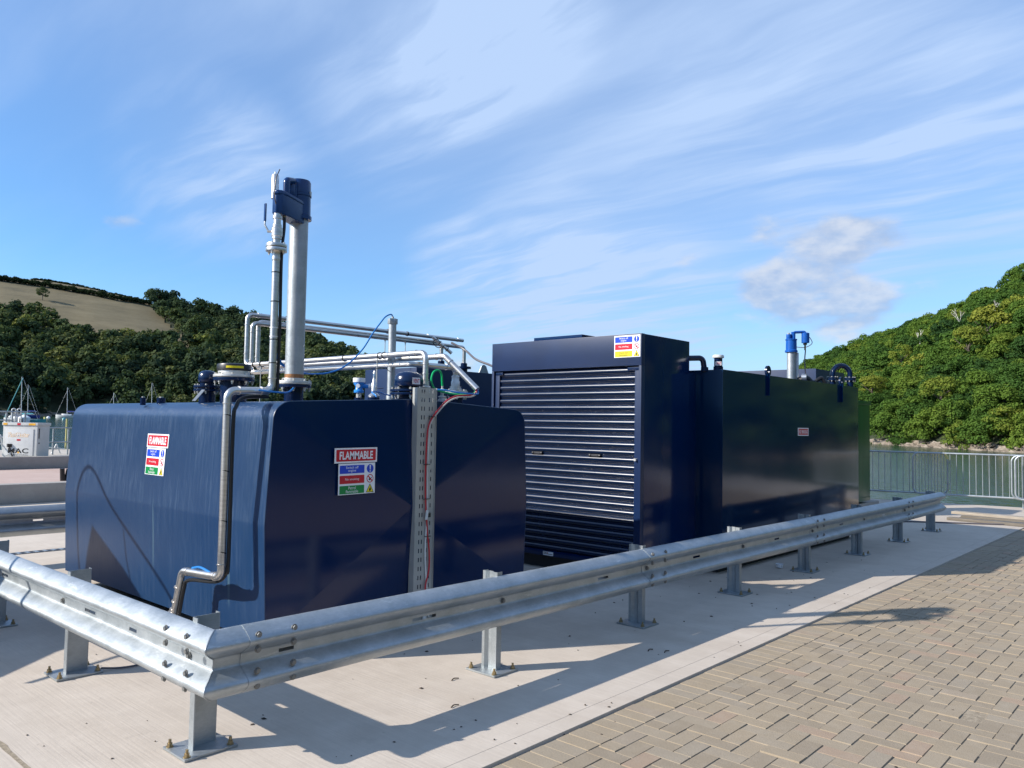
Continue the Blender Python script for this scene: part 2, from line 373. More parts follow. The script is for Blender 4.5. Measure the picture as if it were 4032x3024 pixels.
def tag(o, label, cat, group=None, kind=None):
    if label: o['label'] = label
    if cat: o['category'] = cat
    if group: o['group'] = group
    if kind: o['kind'] = kind
    return o
def thing(name, loc, label, cat, group=None):
    o = bpy.data.objects.new(name, None); C.objects.link(o); o.location = loc; WL[o.name] = Vector(loc); o.empty_display_size = .1
    return tag(o, label, cat, group)
def inst(src, parent, at, name=None):
    c = src.copy(); c.name = name or src.name.split('.')[0]; C.objects.link(c); c.parent = parent; c.location = Vector(at) - WL[parent.name]; return c
def struct(mb, name, mat, smooth=0):
    o = mb.build(name, mat, smooth=smooth); o['kind'] = 'structure'; return o
TXT = {}
def text_verts(s, off=0):
    k = (s, off)
    if k not in TXT:
        cu = bpy.data.curves.new('t', 'FONT'); cu.body = s; cu.size = 1; cu.offset = off; cu.resolution_u = 3; cu.space_line = .82; cu.align_x = 'CENTER'
        ob = bpy.data.objects.new('t', cu); me = bpy.data.meshes.new_from_object(ob)
        TXT[k] = ([v.co.copy() for v in me.vertices], [tuple(p.vertices) for p in me.polygons])
        bpy.data.objects.remove(ob); bpy.data.curves.remove(cu); bpy.data.meshes.remove(me)
    return TXT[k]
def lettering(s, o, u, v, n, box, mat, parent, off=0, name='lettering'):
    """text fitted into box (u0,v0,u1,v1) on the plane o,u,v lifted slightly along n"""
    vs, fs = text_verts(s, off); xs = [q.x for q in vs]; ys = [q.y for q in vs]
    x0, x1, y0, y1 = min(xs), max(xs), min(ys), max(ys); u0, v0, u1, v1 = box
    mb = MB(); o, u, v, n = map(Vector, (o, u, v, n))
    mb.add([o + u * (u0 + (q.x - x0) / (x1 - x0) * (u1 - u0)) + v * (v0 + (q.y - y0) / (y1 - y0) * (v1 - v0)) + n * .0004 for q in vs], fs)
    me = mb
    return me.build(name, mat, parent, smooth=0)
def rrect(x0, y0, x1, y1, r, k=4):
    out = []
    for cx, cy, a in ((x1 - r, y1 - r, 0), (x0 + r, y1 - r, 90), (x0 + r, y0 + r, 180), (x1 - r, y0 + r, 270)):
        for i in range(k + 1):
            t = R(a + 90 * i / k); out.append((cx + r * math.cos(t), cy + r * math.sin(t)))
    return out
circ = lambda cx, cy, r, k=20: [(cx + r * math.cos(2 * math.pi * i / k), cy + r * math.sin(2 * math.pi * i / k)) for i in range(k)]

# ------------------------------------------------------------------ setting: quay, paving
XE = 13.85
qe = lambda y: 17.33 + (2.70 - y) * .1638            # quay edge x at y
Q = MB()
def slab(x0, y0, x1, y1, z0, z1, qedge=False):
    mb = MB()
    if not qedge: return mb.box(x0, y0, z0, x1, y1, z1)
    vs = [(x0, y0), (qe(y0), y0), (qe(y1), y1), (x0, y1)]
    return mb.prism(vs, (0, 0, z0), (1, 0, 0), (0, 1, 0), (0, 0, 1), z1 - z0)
s1 = slab(-14, -.925, 0, 12.83, -.35, 0, True); o = s1.build('concrete_slab', 'concrete', bevel=.008); o['kind'] = 'structure'
s1 = slab(XE + .006, -12, 0, -.931, -.35, -.001, True); o = s1.build('concrete_apron', 'concrete2', bevel=.006); o['kind'] = 'structure'
s1 = MB().box(-14, -12, -.35, XE, -.931, -.0165); struct(s1, 'paving_bed', 'sand')
s1 = MB().prism([(-14, -12), (qe(-12) - .02, -12), (qe(18) - .02, 18), (9, 24), (-14, 24)], (0, 0, -6), (1, 0, 0), (0, 1, 0), (0, 0, 1), 5.649); struct(s1, 'quay_base', 'concrete_wall')
s1 = MB().prism([(-14, 12.835), (qe(12.835), 12.835), (qe(18.09), 18.09), (-14, 18.09)], (0, 0, -.35), (1, 0, 0), (0, 1, 0), (0, 0, 1), .635); struct(s1, 'upper_pavement', 'pink')
s1 = MB().box(-14, 18.35, -.35, 9, 23.9, .53); struct(s1, 'terrace', 'concrete2')
# thin saw-cut groove lines along the slab (real shallow strips of dirt)
g = MB()
g.box(-6, -.806, -.004, 13.9, -.8045, .0008)
struct(g, 'slab_joint', plain('joint_dirt', (.34, .29, .235), .95))
g = MB(); jn = 140; jl = [(-.60 - .010 - .012 * abs(mnoise.noise(Vector((i * .31, 0, 0)))), -.9 + i * .05) for i in range(jn)]; jr = [(-.60 + .008 + .014 * abs(mnoise.noise(Vector((i * .27, 5, 0)))), -.9 + i * .05) for i in range(jn)]
g.add([(x, y, .0008) for x, y in jl] + [(x, y, .0008) for x, y in jr], [(i, jn + i, jn + i + 1, i + 1) for i in range(jn - 1)])
struct(g, 'worn_joint', 'sand')
# herringbone paving bricks
def bricks():
    V = []; F = []; TT = []
    L = .1; ch = .0018; gap = .0022; top = -.013; low = -.0185
    def brick(x0, y0, x1, y1):
        y1 = min(y1, -1.140); x1 = min(x1, XE - .003)
        if y1 - y0 < .015 or x1 - x0 < .015: return
        x0 += gap + rng.uniform(-.0008, .0008); y0 += gap + rng.uniform(-.0008, .0008); x1 -= gap; y1 -= gap
        tz = top + rng.normal(0, .0014); tx = rng.uniform(-.0012, .0012); b = len(V)
        for (x, y, z) in ((x0, y0, low), (x1, y0, low), (x1, y1, low), (x0, y1, low), (x0 + ch, y0 + ch, tz - tx), (x1 - ch, y0 + ch, tz + tx), (x1 - ch, y1 - ch, tz + tx), (x0 + ch, y1 - ch, tz - tx)): V.append((x, y, z))
        F.extend([(b + 4, b + 5, b + 6, b + 7), (b, b + 1, b + 5, b + 4), (b + 1, b + 2, b + 6, b + 5), (b + 2, b + 3, b + 7, b + 6), (b + 3, b, b + 4, b + 7)])
        k = rng.uniform(0, .9) if rng.random() < .93 else 1.0; TT.extend([k] * 5)
    y0g = -1.14
    for i in range(-60, 139):
        for j in range(-90, 1):
            k = (i - j) % 4; x = i * L; y = y0g + j * L
            if x < -5.6: continue
            if k == 0: brick(x, y, x + 2 * L, y + L)
            elif k == 3: brick(x, y, x + L, y + 2 * L)
    n = int((XE + 5.6) / .101); 
    for i in range(n):
        x = XE - .003 - (i + 1) * .101; b = len(V)
        x0, x1, ya, yb = x + gap, x + .101 - gap, -1.137, -.937; tz = top + rng.uniform(-.002, .002)
        for (xx, yy, z) in ((x0, ya, low), (x1, ya, low), (x1, yb, low), (x0, yb, low), (x0 + ch, ya + ch, tz), (x1 - ch, ya + ch, tz), (x1 - ch, yb - ch, tz), (x0 + ch, yb - ch, tz)): V.append((xx, yy, z))
        F.extend([(b + 4, b + 5, b + 6, b + 7), (b, b + 1, b + 5, b + 4), (b + 1, b + 2, b + 6, b + 5), (b + 2, b + 3, b + 7, b + 6), (b + 3, b, b + 4, b + 7)])
        TT.extend([rng.uniform(.3, .95)] * 5)
    me = bpy.data.meshes.new('brick_paving'); me.from_pydata(V, [], F)
    a = me.attributes.new('tint', 'FLOAT', 'FACE'); a.data.foreach_set('value', TT)
    me.materials.append(M['brick']); o = bpy.data.objects.new('brick_paving', me); C.objects.link(o); o['kind'] = 'structure'
bricks()

# retaining walls on the left, slot drain
w1 = MB().box(-14, 12.835 - .32, .001, 9.0, 12.834, .345); o = w1.build('concrete_wall', 'concrete_wall', at=(0, 12.7, 0), bevel=.015); tag(o, 'low grey concrete kerb wall nearest behind the long blue tank on the left', 'wall', 'low concrete walls')
w1 = MB().box(-14, 18.095, .286, 9.0, 18.348, .575); o = w1.build('concrete_wall', 'concrete_wall', at=(0, 18.2, .29), bevel=.015); tag(o, 'farther low concrete wall with the white cabinet standing behind it', 'wall', 'low concrete walls')
g = MB().box(-9, 6.66, -.01, 4.6, 6.82, .003); dr = g.build('drain_channel', 'dark', at=(0, 6.7, 0)); tag(dr, 'dark slotted drain channel set across the concrete behind the left rail', 'drain')
g = MB()
for i in range(150): x = -9 + i * .09; g.box(x, 6.675, .0035, x + .035, 6.805, .008)
g.build('grate', 'galv_post', dr, smooth=0)

# ------------------------------------------------------------------ crash barriers
HP = [(.000, .312), (.014, .309), (.044, .291), (.070, .270), (.080, .259), (.083, .248), (.081, .238), (.071, .227), (.043, .207), (.018, .191), (.006, .184), (.003, .179), (.003, .165)]
PROF = HP + [(d, .312 - z) for d, z in HP[::-1]]
SLOTROW = len(HP) - 1 if False else 12
Z0 = .287
def beam_mb(fmap, s0, s1, off=0, slots=(), mitre0=False, mitre1=False):
    mb = MB(); st = {s0, s1}
    for a, b in slots: st |= {a, b}
    n = max(2, int((s1 - s0) / .25))
    st |= {s0 + (s1 - s0) * i / n for i in range(1, n)}
    st = sorted(st)
    for skin in (0, 1):
        rings = []
        for s in st:
            row = []
            for d, z in PROF:
                dd = d + .03 + off - (.0035 if skin else 0)
                ss = s
                if mitre0 and s == st[0]: ss = -dd
                if mitre1 and s == st[-1]: ss = s + dd
                wob = .0016 * math.sin(s * 5.1 + z * 30)
                row.append(fmap(ss, dd + wob, Z0 + z + .002 * math.sin(s * 1.7)))
            rings.append(row)
        m = len(PROF); vs = [v for r in rings for v in r]; fs = []
        for i in range(len(st) - 1):
            mid = (st[i] + st[i + 1]) / 2; hole = any(a <= mid <= b for a, b in slots)
            for j in range(m - 1):
                if hole and j == SLOTROW: continue
                fs.append((i * m + j, i * m + j + 1, (i + 1) * m + j + 1, (i + 1) * m + j))
        mb.add(vs, fs)
    # close the outer edges (top, bottom, ends) between the two skins
    m = len(PROF); N = len(st); off2 = m * N
    fs = []
    for i in range(N - 1):
        for j in (0, m - 1): fs.append((i * m + j, (i + 1) * m + j, off2 + (i + 1) * m + j, off2 + i * m + j))
    for i in (0, N - 1):
        for j in range(m - 1): fs.append((i * m + j, i * m + j + 1, off2 + i * m + j + 1, off2 + i * m + j))
    mb.f += fs
    return mb
def post_thing(parent, x, y, axis, first, depth=.125, h=.62):
    """sigma post; axis 'x' = rail runs along x (post faces -y)"""
    if first is None:
        mb = MB(); W = .045
        web = [(0, 0), (W, 0), (W, .004), (.004, .004), (.004, .035), (.022, .055), (.022, .085), (.004, .105), (.004, .121), (W, .121), (W, .125), (0, .125), (0, .103), (.018, .083), (.018, .057), (0, .037)]
        poly = [(p - .02, q) for p, q in web]
        mb.prism(poly, (x, y - .027, .012), (1, 0, 0), (0, 1, 0), (0, 0, 1), h - .012)
        p = mb.build('post', 'galv_post', parent, at=(x, y, 0), smooth=20)
        pl = MB().box(x - .11, y - .10, .0015, x + .11, y + .15, .013); pl.build('base_plate', 'galv_post', p, bevel=.002)
        bm_ = MB(); bx, by = x - .085, y - .075
        bm_.cyl((bx, by, .013), (bx, by, .017), .017, 14); bm_.cyl((bx, by, .017), (bx, by, .031), .0130, 6); bm_.cyl((bx, by, .031), (bx, by, .048), .0070, 10)
        b0 = bm_.build('anchor_bolt', 'brass', p, at=(bx, by, 0))
        WL[p.name] = Vector((x, y, 0))
        for dx, dy in ((.085, -.075), (-.085, .125), (.085, .125)): inst(b0, p, (x + dx, y + dy, 0))
        return p
    c = first.copy(); C.objects.link(c); c.parent = parent; c.location = Vector((x, y, 0)) - WL[parent.name]
    for ch in first.children:
        d = ch.copy(); C.objects.link(d); d.parent = c
    return c
def bolt_proto(name, d, mat, r=.0145):
    mb = MB(); d = Vector(d); mb.cyl((0, 0, 0), d * .004, r * 1.15, 14); mb.cyl(d * .004, d * .013, r * .9, 6, r * .8)
    return mb.build(name, mat, at=(0, 0, 0))
# right run --------------------------------------------------------
cb = thing('crash_barrier', (0, 0, 0), 'long galvanised crash barrier running from the near corner past all the tanks', 'barrier', 'galvanised crash barriers')
fR = lambda s, d, z: (s, -d, z)
segs = [(.10, 3.85, 1, [(.30, .385), (1.15, 1.33), (2.92, 3.05)]), (3.50, 7.20, 2, [(4.30, 4.42), (5.95, 6.07)]), (6.85, 10.52, 3, [(7.75, 7.87), (9.30, 9.42)]), (10.19, 12.17, 4, [])]
cornerR = beam_mb(fR, 0, .135, 0, (), True).build('corner_beam', 'galv', cb)
MB().tube([(-(d + .031) + .0015 * math.sin(i * 2.3), -(d + .031), Z0 + z) for i, (d, z) in enumerate(PROF)], .0042, 6).build('weld_bead', 'galv_post', cornerR, smooth=60)
for a, b, k, sl_ in segs:
    be = beam_mb(fR, a, b, .004 * k, sl_).build('beam', 'galv', cb)
    bp = MB().cyl((a + .06, -.07, Z0 + .28), (a + .06, -.07, Z0 + .28), .01)
    proto = bolt_proto('bolt', (0, -1, 0), 'railbolt'); proto.parent = be; WL[proto.name] = WL[be.name]
    spots = []
    for ds in (.05, .24):
        for z, dd, in ((.272, .066), (.205, .064), (.107, .064), (.040, .066)): spots.append((a + ds, -(.031 + dd + .004 * k), Z0 + z))
    for i in range(1, 8):
        xx = 1.876 + 1.673 * (i - 1)
        if a < xx < b - .3: spots.append((xx + .02, -(.034 + .003 + .004 * k), Z0 + .156))
    proto.location = Vector(spots[0])
    for sp in spots[1:]: inst(proto, be, Vector(sp) + WL[be.name] * 0)
fp = None
for i in range(1, 8):
    p = post_thing(cb, 1.876 + 1.673 * (i - 1), 0, 'x', fp)
    fp = fp or p
# left run ---------------------------------------------------------
cl = thing('crash_barrier', (0, .187, 0), 'sunlit crash barrier run leaving the picture at lower left before the blue tank', 'barrier', 'galvanised crash barriers')
fL = lambda s, d, z: (-d, s, z)
be = beam_mb(fL, 0, 6.05, 0, [(.77, .86), (1.32, 1.47), (2.85, 2.97), (4.4, 4.5)], True).build('beam', 'galv', cl)
proto = bolt_proto('bolt', (-1, 0, 0), 'railbolt'); proto.parent = be
spots = [(-(.031 + dd), yy, Z0 + z) for yy in (.09, .30) for z, dd in ((.272, .066), (.205, .064), (.107, .064), (.040, .066))] + [(-.036, .187, Z0 + .156), (-.036, 1.80, Z0 + .156), (-.036, 3.38, Z0 + .156)]
proto.location = Vector(spots[0]) - WL[cl.name]
for sp in spots[1:]:
    c = proto.copy(); C.objects.link(c); c.parent = be; c.location = Vector(sp) - WL[cl.name]
fl = None
for yy in (.187, 1.779, 3.36, 4.95):
    if fl is None:
        mb = MB(); W = .11
        poly = [(-.027, -.045), (.098, -.045), (.098, -.005), (.094, -.005), (.094, -.041), (-.023, -.041), (-.023, -.002), (-.027, -.002)]
        poly = [(-.027, -.048), (-.023, -.050), (-.023, -.006), (-.018, -.002), (.108, -.002), (.113, .002), (.115, .040), (.111, .042), (.108, .004), (.105, .002), (-.020, .002), (-.027, -.004)]
        mb.prism(poly, (0, yy, .012), (1, 0, 0), (0, 1, 0), (0, 0, 1), .608)
        fl = mb.build('post', 'galv_post', cl, at=(0, yy, 0), smooth=20)
        MB().box(-.10, yy - .12, .0015, .16, yy + .10, .013).build('base_plate', 'galv_post', fl, bevel=.002)
        bm_ = MB(); bx, by = -.078, yy - .095
        bm_.cyl((bx, by, .013), (bx, by, .017), .017, 14); bm_.cyl((bx, by, .017), (bx, by, .031), .0130, 6); bm_.cyl((bx, by, .031), (bx, by, .048), .0070, 10)
        b0 = bm_.build('anchor_bolt', 'brass', fl, at=(bx, by, 0))
        for dx, dy in ((.135, -.095), (-.078, .075), (.135, .075)): inst(b0, fl, (dx, yy + dy, 0))
    else:
        c = fl.copy(); C.objects.link(c); c.parent = cl; c.location = Vector((0, yy, 0)) - WL[cl.name]
        for ch in fl.children: d = ch.copy(); C.objects.link(d); d.parent = c
# back run ---------------------------------------------------------
ck = thing('crash_barrier', (2, 6.1, 0), 'shaded galvanised crash barrier seen end on at the left edge behind the blue tank', 'barrier', 'galvanised crash barriers')
beam_mb(lambda s, d, z: (s, 6.07 - d, z), -.02, 9.0, 0, [(1.1, 1.2)]).build('beam', 'galv_post', ck)
for xx in (2.2, 3.9, 5.6, 7.3):
    c = fp.copy(); C.objects.link(c); c.parent = ck; c.location = Vector((xx, 6.1, 0)) - WL[ck.name]
    for ch in fp.children: d = ch.copy(); C.objects.link(d); d.parent = c

# ------------------------------------------------------------------ near blue tank
X0, X1, Y0, Y1 = .905, 3.445, 1.12, 4.57
XM = 2.20
tk = thing('fuel_tank', (XM, 2.7, 0), 'big rounded blue tank nearest the camera with streaked sunlit side', 'tank', 'blue storage tanks')
def tprof(inset=0):
    xs = lambda z: X0 - .004 + (.0578 * (z - .885) if z > .885 else .040 * (.885 - z))
    pts = [(xs(z), z) for z in (.135, .55, .872, .885, .898, 1.2, 1.52)]
    for i in range(8):
        t = R(174 - i * 12.0); pts.append((xs(1.555) + .135 + .135 * math.cos(t), 1.555 + .125 * math.sin(t)))
    pts += [(XM, 1.732)]
    r = [(X0 + X1 - x, z) for x, z in pts[:-1]][::-1]
    return pts + r
P_ = tprof()
cz = .93
sh = MB(); n = len(P_)
sh.ring_sweep([[(x, y, z) for x, z in P_] for y in (Y0, Y1)], True, False)
shell = sh.build('shell', 'navy_lit_dusty', tk, smooth=28)
def endpanel(y, sgn):
    mb = MB(); cxx = (X0 + X1) / 2
    ring = [(x, y, z) for x, z in P_]
    # shallow cross-broken panel: corners joined to a centre standing 3.5 cm proud
    corners = [0, 5, n - 6, n - 1]
    vs = ring + [(cxx - .08, y - sgn * .05, cz)]
    fs = [(i, (i + 1) % n, n) for i in range(n)]
    mb.add(vs, fs)
    return mb
e1 = endpanel(Y0, 1).build('end_panel', 'navy', tk, smooth=0, label='shaded dark navy end panel with faint X shaped creases')
e2 = endpanel(Y1, -1).build('end_panel', 'navy', tk, smooth=9)
for yy in (Y0 + .5, Y0 + 1.6, Y1 - .5): MB().box(X0 + .35, yy - .06, .002, X1 - .35, yy + .06, .134).build('skid', 'dark', tk)
# weld bead on the front vertical edge and a long grey streak
sd = MB(); sd.tube([(x - (.002 if x < XM else -.002), Y0 + .003, z + .001) for x, z in P_], .004, 6); sd.build('weld_bead', 'navy_lit_dusty', tk)

def safety_sign(o, u, v, n, rows, label, wid=.31, hei=.205, cat='sign', extra_small=False):
    o, u, v, n = map(Vector, (o, u, v, n))
    t = thing('safety_sign', o, label, cat, 'stacked three panel safety signs')
    MB().prism([(0, 0), (wid, 0), (wid, -hei), (0, -hei)], o, u, v, n, .003).build('board', 'white', t, smooth=0)
    o2 = o + n * .0031; hh = hei / 3.15
    for i, (txt, c, tc) in enumerate(rows):
        y1 = -.012 * hei / .205 - i * (hh + .002 * 1); y0 = y1 - hh * .83
        bp = MB().prism(rrect(.010, y0, wid * .70, y1, .004), o2, u, v, n, .0006).build('colour_bar', c, t, smooth=0)
        nl = txt.count('\n') + 1; cw = wid * .70 - .010
        fx = .5 if nl == 2 else .56
        hgt = (y1 - y0) * (.78 if nl == 2 else .36); mid = (y0 + y1) / 2; cx = .010 + cw / 2
        lettering(txt, o2 + n * .0007, u, v, n, (cx - cw * fx / 2, mid - hgt / 2, cx + cw * fx / 2, mid + hgt / 2), tc, bp)
        cx = wid * .86; cy = mid; r = hh * .44
        if i == 0:
            d = MB().prism(circ(cx, cy, r), o2, u, v, n, .0006).build('pictogram', 'signblue', t, smooth=0)
            mm = MB(); mm.prism([(cx - r * .2, cy + r * .8), (cx + r * .2, cy + r * .8), (cx + r * .1, cy - r * .25), (cx - r * .1, cy - r * .25)], o2 + n * .0007, u, v, n, .0004); mm.prism(circ(cx, cy - r * .6, r * .17, 10), o2 + n * .0007, u, v, n, .0004); mm.build('symbol', 'white', d, smooth=0)
        elif i == 1:
            d = MB().prism(circ(cx, cy, r), o2, u, v, n, .0006).build('pictogram', 'red', t, smooth=0)
            MB().prism(circ(cx, cy, r * .8), o2 + n * .0007, u, v, n, .0004).build('symbol', 'white', d, smooth=0)
            mm = MB(); mm.prism([(cx - r * .45, cy - r * .3), (cx - r * .1, cy + r * .45), (cx + r * .05, cy), (cx + r * .5, cy + r * .35), (cx + r * .55, cy + r * .2), (cx + r * .1, cy - r * .2), (cx, cy - r * .5)], o2 + n * .0012, u, v, n, .0003); mm.build('symbol', 'ink', d, smooth=0)
            q = r * .6; MB().prism([(cx - q - r * .1, cy + q - r * .1), (cx - q + r * .1, cy + q + r * .1), (cx + q + r * .1, cy - q + r * .1), (cx + q - r * .1, cy - q - r * .1)], o2 + n * .0016, u, v, n, .0003).build('symbol', 'red', d, smooth=0)
        else:
            r *= 1.15
            d = MB().prism([(cx - r, cy - r * .8), (cx + r, cy - r * .8), (cx, cy + r)], o2, u, v, n, .0006).build('pictogram', 'ink', t, smooth=0)
            MB().prism([(cx - r * .78, cy - r * .68), (cx + r * .78, cy - r * .68), (cx, cy + r * .78)], o2 + n * .0007, u, v, n, .0004).build('symbol', 'yellow', d, smooth=0)
            MB().prism([(cx - r * .28, cy - r * .4), (cx - r * .2, cy - r * .05), (cx - r * .05, cy + r * .08), (cx + r * .02, cy + r * .35), (cx + r * .2, cy + r * .05), (cx + r * .28, cy - r * .4), (cx, cy - r * .55)], o2 + n * .0012, u, v, n, .0003).build('symbol', 'ink', d, smooth=0)
    return t
def flammable(o, u, v, n, label, wid=.365, hei=.104):
    o, u, v, n = map(Vector, (o, u, v, n))
    t = thing('flammable_sign', o, label, 'sign', 'red flammable signs')
    MB().prism([(0, 0), (wid, 0), (wid, -hei), (0, -hei)], o, u, v, n, .003).build('board', 'white', t, smooth=0)
    p = MB().prism(rrect(.013, -hei + .011, wid - .012, -.011, .006), o + n * .0031, u, v, n, .0006).build('red_panel', 'red', t, smooth=0)
    lettering('FLAMMABLE', o + n * .0038, u, v, n, (.040, -hei + .024, wid - .038, -.024), 'white', p, .028)
rows = [('Switch off\nengine', 'signblue', 'white'), ('No smoking', 'red', 'white'), ('Petrol\nflammable', 'signgreen', 'white')]
yf = Y0 - .040
flammable((1.39, yf, 1.370), (1, 0, .012), (0, 0, 1), (0, -1, 0), 'white edged red FLAMMABLE sign on the dark shaded end of the nearest tank')
safety_sign((1.425, yf + .0005, 1.262), (1, 0, .012), (-.01, 0, 1), (0, -1, 0), rows, 'white safety sign with blue, red and green bars on the shaded tank end', .315, .215)
vd = Vector((.0578, 0, 1)).normalized(); nl_ = Vector((-1, 0, .0578)).normalized(); xsd = lambda z: X0 - .0055 + .0578 * (z - .885)
flammable((xsd(1.432), 2.935, 1.432), (0, -1, 0), vd, nl_, 'red FLAMMABLE sign on the sunlit streaked side of the nearest tank', .37, .106)
safety_sign((xsd(1.322), 2.925, 1.322), (0, -1, 0), vd, nl_, rows, 'white safety sign with blue, red and green bars on the sunlit tank side', .325, .21)

# ------------------------------------------------------------------ fittings on the near tank
ZT = lambda x: 1.69 + (1.732 - 1.69) * (1 - abs(x - XM) / 1.05)
def flange(mb, c, r, z0, z1, seg=32): mb.cyl((c[0], c[1], z0), (c[0], c[1], z1), r, seg)
def bolts(parent, c, R_, n, z0, z1, r, mat='zinc', name='bolt', ph=.2):
    mb = MB(); p = Vector((c[0] + R_ * math.cos(ph), c[1] + R_ * math.sin(ph), 0))
    mb.cyl((p.x, p.y, z0 - r * 2.4), (p.x, p.y, z1 + r * 1.4), r * .55, 8); mb.cyl((p.x, p.y, z0 - r * 1.3), (p.x, p.y, z0), r, 6); mb.cyl((p.x, p.y, z1), (p.x, p.y, z1 + r * 1.1), r, 6)
    b0 = mb.build(name, mat, parent, at=(p.x, p.y, z0))
    for i in range(1, n):
        a = ph + 2 * math.pi * i / n; inst(b0, parent, (c[0] + R_ * math.cos(a), c[1] + R_ * math.sin(a), z0))
def dome_vent(name, c, zb, r_neck, r_fl, r_dome, zf, hd, label, vent_text=False, nb=8):
    t = thing(name, (c[0], c[1], zb), label, 'vent', 'blue domed tank vents')
    MB().cyl((c[0], c[1], zb - .02), (c[0], c[1], zf), r_neck, 28).build('neck', 'navy_small', t)
    f = MB().cyl((c[0], c[1], zf), (c[0], c[1], zf + .018), r_fl, 32).build('flange', 'navy_small', t, bevel=.002)
    f2 = MB().cyl((c[0], c[1], zf + .026), (c[0], c[1], zf + .044), r_fl, 32).build('flange', 'navy_small', t, bevel=.002)
    MB().cyl((c[0], c[1], zf + .018), (c[0], c[1], zf + .026), r_fl * .8, 24).build('gasket', 'black', t)
    bolts(f, c, r_fl * .86, nb, zf, zf + .044, r_fl * .085)
    MB().cyl((c[0], c[1], zf + .044), (c[0], c[1], zf + .085), r_neck * .92, 28).build('collar', 'navy_small', t)
    z = zf + .075; h = hd
    prof = [(r_dome * .8, z), (r_dome * .96, z - .004), (r_dome, z + .008), (r_dome, z + h * .35), (r_dome * .95, z + h * .60), (r_dome * .82, z + h * .80), (r_dome * .6, z + h * .93), (r_dome * .3, z + h * .99), (.001, z + h)]
    d = MB().lathe((c[0], c[1], 0), prof, 36).build('cap', 'navy_small', t, smooth=60)
    return t, z
t, z = dome_vent('domed_vent', (2.33, 1.42), 1.72, .088, .148, .118, 1.775, .115, 'blue domed vent labelled VENT beside the perforated cable tray')
th = math.atan2(CAM.y - 1.42, CAM.x - 2.33) + R(30)
nn = Vector((math.cos(th), math.sin(th), 0)); uu = Vector((-math.sin(th), math.cos(th), 0))
oo = Vector((2.33, 1.42, z + .018)) + nn * .1185
lp = MB().prism([(-.034, -.009), (.034, -.009), (.034, .043), (-.034, .043)], oo, uu, (0, 0, 1), nn, .001).build('vent_label', 'white', t, smooth=0)
lettering('VENT', oo + nn * .0012, uu, (0, 0, 1), nn, (-.029, .0, .029, .034), 'red', lp, .02)
t, z = dome_vent('domed_vent', (1.085, 2.30), 1.69, .060, .100, .069, 1.765, .085, 'small blue domed vent at the left end of the fittings, beside the black capped filler')
MB().add([Vector((1.0, 2.22, 1.77)) + Vector(q) for q in ((0, 0, 0), (.02, -.012, 0), (-.055, -.02, -.085), (-.075, -.008, -.085), (0, 0, .004), (.02, -.012, .004), (-.055, -.02, -.081), (-.075, -.008, -.081))], [(0, 1, 2, 3), (7, 6, 5, 4), (0, 3, 7, 4), (1, 5, 6, 2), (0, 4, 5, 1), (2, 6, 7, 3)]).build('bracket', 'alu', t, smooth=0)
# black capped filler
c = (1.135, 2.0)
t = thing('filler_riser', (c[0], c[1], 1.69), 'wide blue riser with black lid and yellow label on the near tank', 'filler')
MB().cyl((*c, 1.66), (*c, 1.838), .093, 36).build('neck', 'navy_small', t)
f = MB().cyl((*c, 1.838), (*c, 1.862), .146, 40).build('flange', 'navy_small', t, bevel=.002)
f2 = MB().cyl((*c, 1.866), (*c, 1.884), .146, 40).build('adaptor', 'alu', t, bevel=.002)
MB().cyl((*c, 1.884), (*c, 1.914), .113, 40).build('adaptor_ring', 'alu', t, bevel=.002)
bolts(f, c, .13, 8, 1.838, 1.884, .011)
l_ = MB().lathe((*c, 0), [(.119, 1.914), (.122, 1.918), (.122, 1.952), (.118, 1.962), (.10, 1.966), (.001, 1.966)], 40).build('lid', 'black', t)
th = math.atan2(CAM.y - 2, CAM.x - 1.135); mb = MB(); rr = .1228
arcp = [(c[0] + rr * math.cos(th + R(a)), c[1] + rr * math.sin(th + R(a))) for a in range(-28, 33, 6)]
mb.ring_sweep([[(x, y, 1.930) for x, y in arcp], [(x, y, 1.946) for x, y in arcp]], False, False); mb.build('label_strip', 'yellow', l_, smooth=0)
# two small plugs
for (x, y, r, q) in ((.97, 3.15, .022, 'smaller'), (1.06, 3.02, .033, 'larger')):
    p = thing('tank_plug', (x, y, 1.68), f'{q} of two short navy plugs at the far left end of the near tank top', 'plug', 'plugs on the tank top')
    MB().cyl((x, y, 1.66), (x, y, 1.722), r, 20).build('body', 'navy_small', p); MB().cyl((x, y, 1.722), (x, y, 1.731), r * .6, 6).build('nut', 'zinc', p)

# submersible pump column (thick galvanised pole with blue head) --------------
pc = (1.325, 1.50)
t = thing('pump_column', (*pc, 1.70), 'tall thick galvanised column with blue cast pump head on the near tank', 'pump')
MB().cyl((*pc, 1.66), (*pc, 1.790), .067, 32).build('socket', 'navy_small', t)
f = MB().cyl((*pc, 1.790), (*pc, 1.810), .120, 36).build('flange', 'navy_small', t, bevel=.002)
MB().cyl((*pc, 1.813), (*pc, 1.836), .122, 36).build('flange', 'alu', t, bevel=.003)
MB().cyl((*pc, 1.836), (*pc, 1.856), .085, 28).build('collar', 'alu', t, bevel=.003)
bolts(f, pc, .106, 8, 1.790, 1.836, .0105)
MB().cyl((*pc, 1.850), (*pc, 1.885), .0672, 28, caps=False).build('rust_band', 'rust', t)
MB().cyl((*pc, 1.885), (*pc, 3.03), .066, 36).build('column', 'galv_light', t)
for z_ in (2.05, 2.42, 2.86): MB().cyl((*pc, z_), (*pc, z_ + .002), .0664, 36, caps=False).build('seam', 'galv_post', t)
